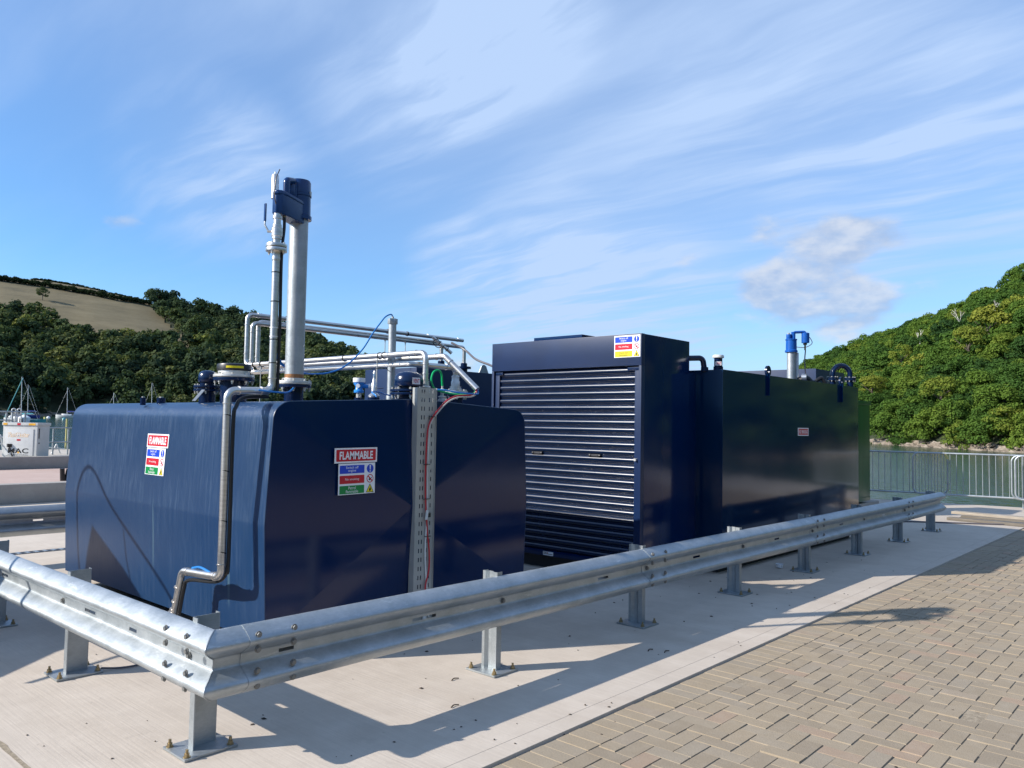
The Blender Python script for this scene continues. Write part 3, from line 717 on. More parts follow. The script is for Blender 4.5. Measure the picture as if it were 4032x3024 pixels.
hd = MB(); hd.lathe((*pc, 0), [(.072, 3.000), (.088, 3.005), (.088, 3.030), (.080, 3.036), (.078, 3.17), (.083, 3.174), (.083, 3.190), (.078, 3.194), (.077, 3.275), (.070, 3.29), (.001, 3.295)], 36)
hdo = hd.build('pump_head', 'blue_dark', t, smooth=40)
rc = (1.055, 1.345)
dv = Vector((rc[0] - pc[0], rc[1] - pc[1], 0)); L_ = dv.length; dv.normalize(); nv = Vector((-dv.y, dv.x, 0))
O_ = Vector((*pc, 0))
bx = MB(); bx.prism([(.02, -.058), (L_ - .04, -.050), (L_ + .012, -.034), (L_ + .030, 0), (L_ + .012, .034), (L_ - .04, .050), (.02, .058)], O_ + Vector((0, 0, 2.965)), dv, nv, (0, 0, 1), .165); bx.build('manifold_block', 'blue_dark', hdo, bevel=.012, seg=3)
bx = MB(); bx.prism([(.02, -.062), (L_ - .03, -.054), (L_ + .036, -.02), (L_ + .036, .02), (L_ - .03, .054), (.02, .062)], O_ + Vector((0, 0, 3.10)), dv, nv, (0, 0, 1), .016); bx.build('rib', 'blue_dark', hdo, bevel=.004)
MB().cyl(O_ + dv * .10 - nv * .02 + Vector((0, 0, 3.13)), O_ + dv * .10 - nv * .02 + Vector((0, 0, 3.235)), .036, 20).build('valve_cap', 'blue_dark', hdo, bevel=.006)
MB().tube([O_ + dv * .20 + Vector((0, 0, 3.10)), O_ + dv * .20 + Vector((0, 0, 3.235)), O_ + dv * .085 + Vector((0, 0, 3.262)), O_ + dv * .085 + Vector((0, 0, 3.12))], .024, 12, .025).build('top_pipe', 'blue_dark', hdo)
MB().lathe(O_ + dv * (L_ - .035) - nv * .045, [(.018, 3.08), (.025, 3.085), (.025, 3.245), (.020, 3.254), (.006, 3.255), (.006, 3.272), (.001, 3.273)], 18).build('capacitor_can', 'stainless', hdo)
for a in (25, 110, 200, 300):
    x, y = pc[0] + .083 * math.cos(R(a)), pc[1] + .083 * math.sin(R(a)); MB().cyl((x, y, 3.176), (x, y, 3.208), .009, 6).build('bolt', 'zinc', hdo)
MB().tube([O_ + dv * (L_ - .01) + Vector((0, 0, 3.28)), O_ + dv * (L_ + .035) + Vector((0, 0, 3.20)), O_ + dv * (L_ + .050) + Vector((0, 0, 3.08)), O_ + dv * (L_ + .02) + Vector((0, 0, 3.02))], .004, 8, smooth=5).build('cable', 'cgrey', hdo)

# discharge riser: stainless pipe from the ground up the sunlit side to the pump head
t = thing('discharge_pipe', (.74, 1.9, 0), 'stainless pipe stepping up the sunlit side of the near tank to the blue pump head', 'pipe')
rx, ry = rc; rp = .0255
path = [(.715, 1.985, .03), (.735, 1.87, .515), (.735, 1.345, .545), (.735, 1.345, 1.742), (rx, ry, 1.752), (rx, ry, 2.70)]
MB().tube([path[0], path[1]] + [Vector(path[1]).lerp(Vector(path[2]), .5)], rp, 20, .055).build('lower_pipe', 'stainless', t)
MB().tube([Vector(path[1]).lerp(Vector(path[2]), .5), path[2], path[3], Vector(path[3]).lerp(Vector(path[4]), .5)], rp, 20, .055).build('side_pipe', 'stainless', t)
MB().tube([Vector(path[3]).lerp(Vector(path[4]), .5), path[4], path[5]], rp, 20, .055).build('upper_pipe', 'stainless', t)
def collar(p, d, parent, r=rp, k=1.16, L=.010, mat='stainless', name='collar'):
    p = Vector(p); d = Vector(d).normalized(); return MB().cyl(p - d * L / 2, p + d * L / 2, r * k, 20).build(name, mat, parent, bevel=.001)
for p, d in (((.735, 1.79, .520), (0, 1, 0)), ((.735, 1.42, .541), (0, 1, 0)), ((.735, 1.345, .625), (0, 0, 1)), ((.735, 1.345, 1.66), (0, 0, 1)), ((.815, 1.345, 1.745), (1, 0, 0)), ((.975, 1.345, 1.75), (1, 0, 0)), ((rx, ry, 1.84), (0, 0, 1)), ((.728, 1.905, .40), (.04, -.3, 1)), ((.725, 1.93, .30), (.04, -.3, 1)), ((.722, 1.945, .245), (.04, -.3, 1))): collar(p, d, t)
MB().cyl((.720, 1.955, .225), (.717, 1.972, .155), .036, 20).build('reducer', 'stainless', t, bevel=.004)
MB().cyl((.717, 1.972, .155), (.712, 1.998, .004), .046, 22).build('sleeve', 'black', t)
for z_ in (1.58, 1.22, .90, .70): MB().cyl((.735, 1.345, z_), (.737, 1.345, z_ + .006), rp * 1.06, 16).build('cable_tie', 'black', t)
for z_, m_ in ((1.94, 'black'), (2.12, 'white'), (2.18, 'white'), (2.10, 'black'), (2.36, 'black'), (2.56, 'black')): MB().cyl((rx, ry, z_), (rx, ry, z_ + .006), rp * 1.10, 16).build('cable_tie', m_, t)
f = MB().cyl((rx, ry, 2.705), (rx, ry, 2.728), .071, 28).build('flange', 'stainless', t, bevel=.002)
MB().cyl((rx, ry, 2.728), (rx, ry, 2.733), .06, 24).build('gasket', 'black', t)
MB().cyl((rx, ry, 2.733), (rx, ry, 2.757), .071, 28).build('flange', 'stainless', t, bevel=.002)
bolts(f, rc, .056, 4, 2.705, 2.757, .0085, 'zinc', 'bolt', .5)
MB().lathe((rx, ry, 0), [(.026, 2.64), (.029, 2.66), (.024, 2.68), (.030, 2.705)], 20).build('union', 'stainless', t)
MB().cyl((rx, ry, 2.757), (rx, ry, 2.98), .025, 20).build('nipple', 'stainless', t)
v_ = MB().lathe((rx, ry, 0), [(.026, 2.79), (.033, 2.792), (.033, 2.806), (.038, 2.812), (.038, 2.865), (.032, 2.872), (.032, 2.892), (.026, 2.894), (.026, 2.93), (.032, 2.932), (.032, 2.95)], 12).build('ball_valve', 'stainless', t)
hp = Vector((rx, ry, 2.845)); dr_ = -rt; dr_ = Vector((dr_.x, dr_.y, 0)).normalized()
MB().cyl(hp, hp + dr_ * .065, .009, 10).build('valve_stem', 'stainless', v_)
MB().tube([hp + dr_ * .058, hp + dr_ * .085 + Vector((0, 0, .045)), hp + dr_ * .085 + Vector((0, 0, .07))], .006, 8).build('lever', 'stainless', v_)
MB().box(-.005, -.010, 0, .005, .010, .125).build('handle', 'blue_dark', v_, at=(0, 0, 0), bevel=.003).location = hp + dr_ * .085 + Vector((0, 0, .068)) - WL[v_.name]
MB().tube([(rx + .055, ry + .005, 2.985), (rx + .058, ry + .005, 2.88), (rx + .045, ry, 2.76), (rx + .038, ry - .005, 2.6), (rx + .038, ry - .012, 2.2), (rx + .036, ry - .012, 1.86), (rx + .03, ry - .02, 1.74)], .011, 8, smooth=5).build('cable', 'black', t)
MB().cyl((rx + .055, ry + .005, 2.955), (rx + .055, ry + .005, 2.99), .012, 8).build('cable_gland', 'brass', t)
MB().tube([(rx - .02, ry + .01, 1.715), (.86, 1.36, 1.70), (.79, 1.33, 1.64), (.770, 1.325, 1.5), (.770, 1.325, .68), (.765, 1.345, .56), (.752, 1.45, .50), (.748, 1.80, .46), (.742, 1.86, .38), (.735, 1.92, .12)], .013, 8, smooth=5).build('cable', 'black', t)
MB().tube([(.735, 1.73, .553), (.733, 1.62, .572), (.733, 1.48, .556)], .008, 8, smooth=5).build('cable', 'cblue', t)

# short galvanised dip tube with blue cable ---------------------------------
t = thing('dip_tube', (2.625, 2.0, 1.72), 'short pale galvanised tube with square cap standing in front of the pipes', 'tube')
MB().cyl((2.625, 2, 1.70), (2.625, 2, 2.43), .0345, 24).build('tube_body', 'galv_light', t)
MB().cyl((2.625, 2, 1.70), (2.625, 2, 1.79), .041, 24).build('base_socket', 'galv_light', t, bevel=.003)
MB().cyl((2.625, 2, 2.42), (2.625, 2, 2.468), .045, 6, rot=.35).build('cap', 'galv_post', t, bevel=.003)
MB().cyl((2.625, 2, 2.468), (2.625, 2, 2.487), .011, 8).build('cable_gland', 'zinc', t)
cb_ = [(2.625, 2, 2.485), (2.605, 2.0, 2.505), (2.545, 2.0, 2.478), (2.486, 2.0, 2.413), (2.409, 2.0, 2.318), (2.315, 2.0, 2.183), (2.204, 2.0, 2.072), (2.094, 2.0, 1.996), (1.959, 2.0, 1.949), (1.845, 2.0, 1.935), (1.70, 1.92, 1.928), (1.582, 1.85, 1.936), (1.46, 1.85, 1.97), (1.374, 1.8, 2.03), (1.30, 1.76, 2.10)]
MB().tube(cb_, .0065, 8, smooth=4).build('cable', 'cblue', t)
MB().tube([(x + .02, y + .05, z + .03 * (i > 7)) for i, (x, y, z) in enumerate(cb_[9:])], .005, 8, smooth=4).build('cable', 'cblue', t)

# level sensors ------------------------------------------------------------
x, y = 2.43, 2.2
t = thing('level_transmitter', (x, y, 1.72), 'bright blue and white level transmitter head on the tank ridge', 'sensor')
MB().cyl((x, y, 1.70), (x, y, 1.765), .040, 20).build('socket', 'navy_small', t)
MB().cyl((x, y, 1.765), (x, y, 1.81), .024, 16).build('stem', 'zinc', t)
b_ = MB().lathe((x, y, 0), [(.03, 1.806), (.044, 1.81), (.044, 1.825), (.032, 1.84), (.030, 1.86), (.046, 1.885), (.048, 1.90)], 22).build('housing', 'sensorblue', t)
MB().cyl((x, y, 1.90), (x, y, 1.938), .054, 16).build('lid', 'white', t, bevel=.004)
dd = Vector((rt.x, rt.y, 0)).normalized(); p = Vector((x, y, 1.868))
MB().cyl(p, p + dd * .085, .019, 14).build('terminal_arm', 'sensorblue', b_); MB().cyl(p + dd * .085, p + dd * .105, .021, 12).build('gland', 'white', b_)
f_ = Vector((-fw.x, -fw.y, 0)).normalized(); MB().cyl(p + f_ * .03, p + f_ * .052, .018, 14).build('gland', 'white', b_)
MB().tube([p + dd * .10, p + dd * .15 + Vector((0, 0, -.01)), (2.60, 2.15, 1.855), (2.66, 2.15, 1.86)], .004, 6, smooth=4).build('cable', 'cgrey', t)
x, y = 2.36, 1.9
t = thing('probe_fitting', (x, y, 1.72), 'slim stainless probe on a navy socket beside the blue transmitter', 'probe')
MB().cyl((x, y, 1.70), (x, y, 1.762), .050, 22).build('socket', 'navy_small', t); MB().lathe((x, y, 0), [(.048, 1.762), (.050, 1.775), (.036, 1.79), (.024, 1.80), (.022, 1.885), (.016, 1.895), (.011, 1.93), (.013, 1.975), (.005, 1.99)], 16).build('stem', 'stainless', t)
MB().tube([(x, y, 1.985), (x + .03, y, 2.015), (x + .10, y, 2.02), (x + .22, y + .05, 1.99)], .003, 6, smooth=4).build('cable', 'cgrey', t)
MB().tube([(1.95, 1.35, 1.745), (2.06, 1.5, 1.765), (2.22, 1.75, 1.80), (2.36, 1.85, 1.81), (2.5, 1.9, 1.79), (2.75, 1.95, 1.77)], .006, 8, smooth=4).build('cable', 'cblue', t)
# blue cable lying near the pump column
cc = MB().tube([(1.30, 1.44, 1.80), (1.18, 1.33, 1.752), (1.08, 1.27, 1.742), (1.0, 1.27, 1.745), (.93, 1.30, 1.752)], .0065, 8, smooth=5).build('blue_cable', 'cblue', at=(1.1, 1.3, 1.74))
tag(cc, 'light blue cable lying across the tank top at the foot of the pump column', 'cable')

# pipe bundles --------------------------------------------------------------
def pipe(name, pts, label, r=.0245, bend=.06, collars=(), group='stainless pipes above the near tank', seg=18, mat='stainless'):
    at_ = Vector(pts[0]); t = thing(name, (at_.x, at_.y, at_.z), label, 'pipe', group)
    MB().tube(pts, r, seg, bend).build('pipe', mat, t)
    for p, d in collars: collar(p, d, t, r)
    return t
za = 2.135
tA = pipe('overhead_pipe', [(2.525, 1.44, 1.76), (2.525, 1.44, za), (2.53, 4.30, za), (2.53, 4.30, 2.682), (5.75, 4.30, 2.690)], 'stainless pipe bent down just right of the VENT dome, highest of the overhead pipes', collars=[((2.525, 1.44, 2.04), (0, 0, 1)), ((2.525, 1.44, 1.96), (0, 0, 1)), ((2.525, 1.44, 1.91), (0, 0, 1)), ((2.525, 1.56, za), (0, 1, 0)), ((2.53, 4.30, 2.26), (0, 0, 1)), ((2.53, 4.30, 2.57), (0, 0, 1)), ((2.65, 4.30, 2.684), (1, 0, 0)), ((5.1, 4.30, 2.69), (1, 0, 0)), ((5.65, 4.30, 2.69), (1, 0, 0))])
MB().lathe((2.525, 1.44, 0), [(.055, 1.79), (.062, 1.795), (.062, 1.815), (.048, 1.82), (.048, 1.85), (.033, 1.86), (.033, 1.90)], 12).build('union', 'alu', tA)
tB = pipe('overhead_pipe', [(2.79, 1.10, 1.835), (2.70, 1.40, 2.115), (2.70, 4.37, 2.125), (2.70, 4.37, 2.625), (5.45, 4.40, 2.640), (5.45, 4.40, 2.30)], 'stainless conduit ending in a slanting open tail with coloured cables coming out', bend=.05, collars=[((2.70, 1.50, 2.115), (0, 1, 0)), ((2.715, 1.345, 2.065), (-.09, .30, .28)), ((2.70, 4.37, 2.24), (0, 0, 1)), ((2.70, 4.37, 2.53), (0, 0, 1)), ((5.45, 4.40, 2.55), (0, 0, 1)), ((5.45, 4.40, 2.48), (0, 0, 1))])
tC = pipe('overhead_pipe', [(3.12, 1.70, 1.92), (3.12, 1.70, 2.055), (2.61, 1.70, 2.055), (2.61, 4.33, 2.065), (2.61, 4.33, 2.600), (5.9, 4.42, 2.615), (5.9, 4.42, 2.30)], 'lowest stainless overhead pipe, feeding the bolted flange at the right end of the near tank', bend=.055, collars=[((3.12, 1.70, 1.98), (0, 0, 1)), ((3.0, 1.70, 2.055), (1, 0, 0)), ((2.61, 4.33, 2.2), (0, 0, 1)), ((2.61, 4.33, 2.5), (0, 0, 1))])
for p in ((5.45, 4.40), (5.9, 4.42)): MB().lathe((*p, 0), [(.05, 2.255), (.05, 2.31), (.10, 2.315), (.10, 2.345), (.045, 2.35), (.045, 2.39), (.03, 2.40)], 16).build('flange', 'navy_small', tC if p[0] > 5.5 else tB)
for i, (yy) in enumerate((1.98, 2.04, 2.55, 3.98, 4.12)):
    MB().cyl((2.53, yy, za), (2.53, yy + .012, za), .031, 18).build('clamp', 'black', tA)
for xx in (3.0, 4.43, 4.75):
    MB().cyl((xx, 4.3, 2.687), (xx + .012, 4.3, 2.687), .031, 18).build('clamp', 'black', tA)
def rod(x, y, z0, z1, label):
    t = thing('support_rod', (x, y, z0), label, 'rod', 'threaded rods holding the pipes')
    MB().cyl((x, y, z0), (x, y, z1), .005, 8).build('rod', 'zinc', t); MB().cyl((x, y, z1 - .03), (x, y, z1 - .012), .012, 6).build('nut', 'zinc', t)
rod(2.50, 3.95, 1.74, 2.11, 'thin vertical rod under the far end of the lower pipes, right of the black lid')
rod(2.48, 2.02, 1.72, 2.11, 'thin rod under the pipe clamp between the transmitter and the short tube')
rod(4.45, 4.36, 2.262, 2.60, 'left rod of two hanging below the long upper pipes')
rod(4.78, 4.36, 2.262, 2.60, 'right rod of two hanging below the long upper pipes, nearer the cabinet')
# right-hand flange of the near tank
c = (3.12, 1.70)
t = thing('pipe_flange', (*c, 1.70), 'bolted flange with ribbed stainless coupling at the right end of the near tank', 'flange')
MB().cyl((*c, 1.66), (*c, 1.795), .066, 26).build('neck', 'navy_small', t)
f = MB().cyl((*c, 1.795), (*c, 1.818), .112, 30).build('flange', 'navy_small', t, bevel=.002); MB().cyl((*c, 1.820), (*c, 1.846), .114, 30).build('flange', 'alu', t, bevel=.002)
bolts(f, c, .096, 8, 1.795, 1.846, .011)
MB().lathe((*c, 0), [(.062, 1.846), (.062, 1.866), (.050, 1.87), (.050, 1.886), (.040, 1.888), (.040, 1.93), (.034, 1.94), (.034, 1.97), (.038, 1.975), (.03, 1.985)], 20).build('coupling', 'alu', t)
# small elbow stub behind the tray and green air line valve
t = thing('air_valve', (2.62, 1.42, 1.72), 'small brass and zinc valve fed by the looped green hose', 'valve')
MB().lathe((2.615, 1.33, 0), [(.040, 1.70), (.040, 1.745), (.026, 1.75), (.026, 1.765), (.034, 1.768), (.034, 1.775), (.014, 1.78), (.014, 1.815), (.018, 1.818), (.018, 1.835), (.008, 1.84), (.008, 1.862)], 12).build('valve_body', 'alu', t)
MB().tube([(2.615, 1.33, 1.86), (2.610, 1.33, 1.90), (2.595, 1.32, 1.95), (2.555, 1.31, 1.985), (2.50, 1.31, 1.97), (2.475, 1.31, 1.92), (2.482, 1.31, 1.87), (2.52, 1.31, 1.83), (2.60, 1.28, 1.806), (2.70, 1.22, 1.79), (2.79, 1.15, 1.80), (2.80, 1.11, 1.84)], .0085, 8, smooth=6).build('hose', 'cgreen', t)
# perforated tray with cables
TX0, TX1, TY = 2.098, 2.283, 1.045
t = thing('cable_tray', (2.19, 1.06, .05), 'perforated grey cable tray standing upright against the dark tank end', 'cable tray')
mb = MB(); xs = [TX0]; flag = [0]
colw = [(.040, .049), (.066, .075), (.116, .125), (.146, .155)]
xe = [0] + [q for c_ in colw for q in c_] + [TX1 - TX0]
ze = [.02]; zf_ = []
zc = .05
while zc < 1.80: ze += [zc, zc + .032]; zc += .0665
ze.append(1.82)
vs = [(TX0 + a - .02 * (z < 1.4) * 0 + (-.012 if z < .9 else 0) * 0, TY, z) for z in ze for a in xe]; fs = []
nx = len(xe)
for i in range(len(ze) - 1):
    for j in range(nx - 1):
        if i % 2 == 1 and j % 2 == 1: continue
        fs.append((i * nx + j, i * nx + j + 1, (i + 1) * nx + j + 1, (i + 1) * nx + j))
mb.add(vs, fs)
mb.box(TX0 - .001, TY, .02, TX0 + .001, TY + .055, 1.82); mb.box(TX1 - .001, TY - .012, .02, TX1 + .001, TY + .035, 1.82)
mb.build('tray', 'traygrey', t, smooth=0)
for z_ in (.35, 1.2): MB().box(TX0 + .02, TY + .002, z_, TX1 - .02, 1.118, z_ + .03).build('bracket', 'traygrey', t)
redp = [(2.79, 1.11, 1.84), (2.77, 1.09, 1.815), (2.68, 1.06, 1.785), (2.52, 1.04, 1.775), (2.40, 1.035, 1.735), (2.30, 1.03, 1.66), (2.215, 1.032, 1.56), (2.19, 1.032, 1.44), (2.182, 1.03, 1.2), (2.186, 1.03, 1.0), (2.20, 1.03, .86), (2.215, 1.03, .72), (2.235, 1.028, .58), (2.235, 1.028, .45), (2.205, 1.028, .34), (2.195, 1.025, .18)]
MB().tube(redp, .0065, 8, smooth=4).build('cable', 'cred', t)
MB().tube([(x + (.025 if i > 6 else .012), y + .008, z - .012 * (i < 7)) for i, (x, y, z) in enumerate(redp[:10])] + [(2.21, 1.035, .86), (2.20, 1.035, .6), (2.215, 1.035, .4), (2.245, 1.03, .10)], .0065, 8, smooth=4).build('cable', 'cwhite', t)
MB().tube([(2.80, 1.11, 1.84), (2.78, 1.08, 1.80), (2.68, 1.06, 1.795), (2.55, 1.08, 1.80), (2.45, 1.12, 1.815), (2.38, 1.18, 1.82)], .0065, 8, smooth=4).build('cable', 'cblue', t)
for z_, x_ in ((1.60, 2.23), (1.24, 2.19), (.98, 2.195), (.70, 2.215)): MB().box(x_ - .028, 1.022, z_, x_ + .03, 1.034, z_ + .005).build('cable_tie', 'black', t)
MB().cyl((2.19, 1.02, .83), (2.20, 1.02, .90), .011, 10).build('connector', 'cwhite', t); MB().box(2.21, 1.02, .845, 2.235, 1.04, .875).build('clip', 'black', t)
MB().cyl((2.195, 1.02, .12), (2.195, 1.02, .215), .016, 8).build('gland', 'brass', t); MB().cyl((2.195, 1.02, .06), (2.195, 1.02, .12), .015, 10).build('gland', 'cwhite', t)

# ------------------------------------------------------------------ roller-shutter cabinet
CX, CY0, CY1, CZ0, CZ1 = 4.85, .85, 2.885, .145, 2.485
t = thing('pump_cabinet', (5.3, 1.85, 0), 'tall navy cabinet with ribbed roller shutter front', 'cabinet')
MB().box(CX + .06, CY0, CZ0, 5.80, CY1, CZ1 - .002).build('body', 'navy', t, bevel=.003)
MB().box(CX, CY0 - .002, 2.165, CX + .062, CY1 + .002, CZ1).build('header_panel', 'navy_lit', t, bevel=.003)
MB().box(CX, CY0 - .002, CZ0, CX + .062, CY0 + .028, 2.163).build('jamb', 'navy_lit', t, bevel=.002); MB().box(CX, CY1 - .03, CZ0, CX + .062, CY1 + .002, 2.163).build('jamb', 'navy_lit', t, bevel=.002)
MB().box(CX + .018, CY0 + .030, CZ0 + .06, CX + .058, CY0 + .085, 2.12).build('guide', 'navy_lit', t, bevel=.002); MB().box(CX + .018, CY1 - .105, CZ0 + .06, CX + .058, CY1 - .045, 2.12).build('guide', 'navy_lit', t, bevel=.002)
MB().box(CX + .012, CY0 + .03, 2.118, CX + .058, CY0 + .17, 2.15).build('bracket', 'navy_small', t, bevel=.003); MB().box(CX + .012, CY1 - .16, 2.118, CX + .058, CY1 - .05, 2.15).build('bracket', 'navy_small', t, bevel=.003)
MB().box(CX + .006, CY0 + .03, CZ0, CX + .06, CY1 - .032, CZ0 + .058).build('sill', 'navy', t, bevel=.002)
pts = []; z_ = CZ0 + .06; pit = .0755
while z_ < 2.11:
    for k in range(9):
        a = math.pi * k / 8; pts.append((CX + .044 - .017 * math.sin(a) ** .8, z_ + .056 * k / 8))
    pts += [(CX + .048, z_ + .0595), (CX + .040, z_ + .062), (CX + .036, z_ + .0665), (CX + .040, z_ + .071), (CX + .048, z_ + .0735)]
    z_ += pit
mb = MB(); mb.ring_sweep([[(x, y, z) for x, z in pts] for y in (CY0 + .083, CY1 - .10)], False, False)
def shut(t):
    P = geo(t); n = t.noise(P, 3, 4)
    setp(t, col=t.ramp(n, [(.3, (.0020, .010, .036)), (.7, (.0028, .013, .044))]), rough=t.math('ADD', .22, t.math('MULTIPLY', n, .08)), coat=.12, coatr=.12, normal=bump(t, t.noise(t.map(P, scale=(1, .7, 1)), 2.2, 2), .25, .01))
M['shutter'] = material('shutter_paint', shut)
shu = mb.build('shutter', 'shutter', t, smooth=50)
for y_ in (1.42, 2.20):
    MB().box(CX + .020, y_ - .055, 1.232, CX + .050, y_ + .055, 1.262).build('handle', 'black', shu, bevel=.004); MB().box(CX + .017, y_ - .04, 1.238, CX + .0215, y_ + .04, 1.256).build('handle_plate', 'dark', shu, bevel=.001)
    for s_ in (-.062, .062): MB().cyl((CX + .03, y_ + s_ - .008, 1.247), (CX + .03, y_ + s_ + .008, 1.247), .018, 12).build('handle_end', 'black', shu)
MB().cyl((CX + .02, CY0 + .06, 1.225), (CX - .012, CY0 + .06, 1.225), .014, 12).build('lock', 'alu', t)
MB().box(CX + .15, 1.70, CZ1 - .001, 5.5, 2.38, CZ1 + .055).build('roof_box', 'navy', t, bevel=.002)
for a, b in (((CX + .1), (CX + .25)), (5.5, 5.7)): MB().box(a, CY0 + .1, .004, b, CY1 - .1, CZ0).build('foot', 'dark', t)
lo = Vector((CX + .0055, 2.08, CZ0 + .047)); lp = MB().prism([(0, 0), (.14, 0), (.14, -.04), (0, -.04)], lo, (0, -1, 0), (0, 0, 1), (-1, 0, 0), .001).build('rating_plate', 'white', t, smooth=0)
MB().prism([(.006, -.006), (.05, -.006), (.05, -.014), (.006, -.014)], lo + Vector((-.0012, 0, 0)), (0, -1, 0), (0, 0, 1), (-1, 0, 0), .0004).build('print', 'ink', lp, smooth=0); MB().prism([(.06, -.005), (.068, -.005), (.068, -.02), (.06, -.02)], lo + Vector((-.0012, 0, 0)), (0, -1, 0), (0, 0, 1), (-1, 0, 0), .0004).build('print', 'red', lp, smooth=0)
MB().prism([(.006, -.022), (.13, -.022), (.13, -.028), (.006, -.028)], lo + Vector((-.0012, 0, 0)), (0, -1, 0), (0, 0, 1), (-1, 0, 0), .0004).build('print', 'ink', lp, smooth=0)
safety_sign((CX - .001, 1.172, 2.472), (0, -1, 0), (0, 0, 1), (-1, 0, 0), [('Switch off\nengine', 'signblue', 'white'), ('No smoking', 'red', 'white'), ('Diesel fuel\nflammable', 'yellow', 'ink')], 'white safety sign with blue, red and yellow bars high on the shutter cabinet', .312, .222)
# bent pipe behind the cabinet
t = thing('breather_pipe', (5.95, .95, 2.18), 'dark blue pipe bending down behind the shutter cabinet', 'pipe')
MB().tube([(5.79, .95, 2.305), (5.965, .78, 2.315), (5.99, .77, 2.17)], .030, 18, .05).build('pipe', 'navy_small', t); MB().cyl((5.99, .77, 2.17), (5.99, .77, 2.215), .040, 18).build('socket', 'navy_small', t)
t = thing('cap_vent', (6.1, .66, 2.18), 'small round vent with pale cap and VENT label behind the shutter cabinet', 'vent')
vc = (6.10, .665); MB().cyl((*vc, 2.17), (*vc, 2.225), .052, 22).build('socket', 'navy_small', t); MB().cyl((*vc, 2.225), (*vc, 2.32), .044, 22).build('neck', 'navy_small', t)
MB().lathe((*vc, 0), [(.050, 2.318), (.062, 2.322), (.062, 2.342), (.055, 2.352), (.001, 2.356)], 26).build('cap', 'offwhite', t)
th = math.atan2(CAM.y - vc[1], CAM.x - vc[0]); nn = Vector((math.cos(th), math.sin(th), 0)); uu = Vector((-math.sin(th), math.cos(th), 0)); oo = Vector((*vc, 2.235)) + nn * .0445
lp = MB().prism([(-.030, 0), (.034, 0), (.034, .042), (-.030, .042)], oo, uu, (0, 0, 1), nn, .001).build('vent_label', 'white', t, smooth=0); lettering('VENT', oo + nn * .0012, uu, (0, 0, 1), nn, (-.026, .007, .030, .035), 'red', lp, .02)

# ------------------------------------------------------------------ long dark tank
t = thing('fuel_tank', (8, 1.5, 0), 'long dark square-edged tank with NO SMOKING sign beside the shutter cabinet', 'tank', 'blue storage tanks')
TX, TXE, TYN, TZ = 5.985, 10.19, .55, 2.185
MB().box(TX, TYN, .10, TXE, 3.0, TZ).build('shell', 'navy_painted_sheen', t, bevel=.004)
MB().box(TX + .1, TYN + .1, .004, TXE - .1, 2.9, .10).build('skid', 'dark', t)
MB().box(5.80, TYN + .32, .12, TX + .01, 2.7, 2.15).build('front_housing', 'navy', t)
for x_ in (7.10, 9.49):
    mb = MB(); mb.box(x_ - .028, TYN - .014, 1.945, x_ + .012, TYN, 2.20); mb.box(x_ - .012, TYN - .03, 1.945, x_ + .002, TYN - .013, 2.2)
    lg = mb.build('lifting_lug', 'navy', t, smooth=0)
    r2 = MB(); cc_ = Vector((x_ + .02, TYN + .005, 2.235)); seg = 20
    A = [cc_ + Vector((.065 * math.cos(2 * math.pi * i / seg), -.012, .065 * math.sin(2 * math.pi * i / seg))) for i in range(seg)]; B = [cc_ + Vector((.028 * math.cos(2 * math.pi * i / seg), -.012, .028 * math.sin(2 * math.pi * i / seg))) for i in range(seg)]
    r2.ring_sweep([A, B, [b + Vector((0, .024, 0)) for b in B], [a + Vector((0, .024, 0)) for a in A], A], True, False); r2.build('eye', 'navy_small', lg, smooth=40)
o_ = Vector((7.985, TYN - .001, 1.575)); s_ = thing('warning_sign', o_, 'small red and white NO SMOKING sign on the long dark tank', 'sign')
MB().prism([(0, 0), (.335, 0), (.335, -.10), (0, -.10)], o_, (1, 0, 0), (0, 0, 1), (0, -1, 0), .003).build('board', 'white', s_, smooth=0)
p_ = MB().prism(rrect(.016, -.088, .319, -.012, .004), o_ + Vector((0, -.0031, 0)), (1, 0, 0), (0, 0, 1), (0, -1, 0), .0006).build('red_panel', 'red', s_, smooth=0)
lettering('NO SMOKING', o_ + Vector((0, -.0038, 0)), (1, 0, 0), (0, 0, 1), (0, -1, 0), (.032, -.074, .303, -.026), 'white', p_, .02)
# second pump
pc2 = (9.345, 1.2)
t = thing('pump_column', (*pc2, 2.18), 'shorter pump column with bright blue head on top of the long dark tank', 'pump')
MB().cyl((*pc2, 2.17), (*pc2, 2.67), .060, 26).build('column', 'galv_light', t)
h2 = MB().lathe((*pc2, 0), [(.07, 2.66), (.088, 2.665), (.088, 2.69), (.076, 2.70), (.074, 2.835), (.082, 2.84), (.082, 2.855), (.06, 2.86), (.001, 2.862)], 26).build('pump_head', 'blue', t)
e1_ = Vector((rt.x, rt.y, 0)).normalized(); q0 = Vector((*pc2, 0))
MB().cyl(q0 - e1_ * .035 + Vector((0, 0, 2.85)), q0 - e1_ * .035 + Vector((0, 0, 2.925)), .036, 18).build('valve_cap', 'blue', h2, bevel=.004)
MB().cyl(q0 - e1_ * .035 + Vector((0, 0, 2.925)), q0 - e1_ * .035 + Vector((0, 0, 2.945)), .018, 8).build('nut', 'zinc', h2)
MB().tube([q0 + e1_ * .035 + Vector((0, 0, 2.85)), q0 + e1_ * .035 + Vector((0, 0, 2.955)), q0 + e1_ * .20 + Vector((0, 0, 2.965)), q0 + e1_ * .20 + Vector((0, 0, 2.92))], .020, 12, .03).build('top_pipe', 'blue', h2)
MB().cyl(q0 + e1_ * .03 + Vector((0, 0, 2.86)), q0 + e1_ * .03 + Vector((0, 0, 2.96)), .032, 8).build('manifold_block', 'blue', h2)
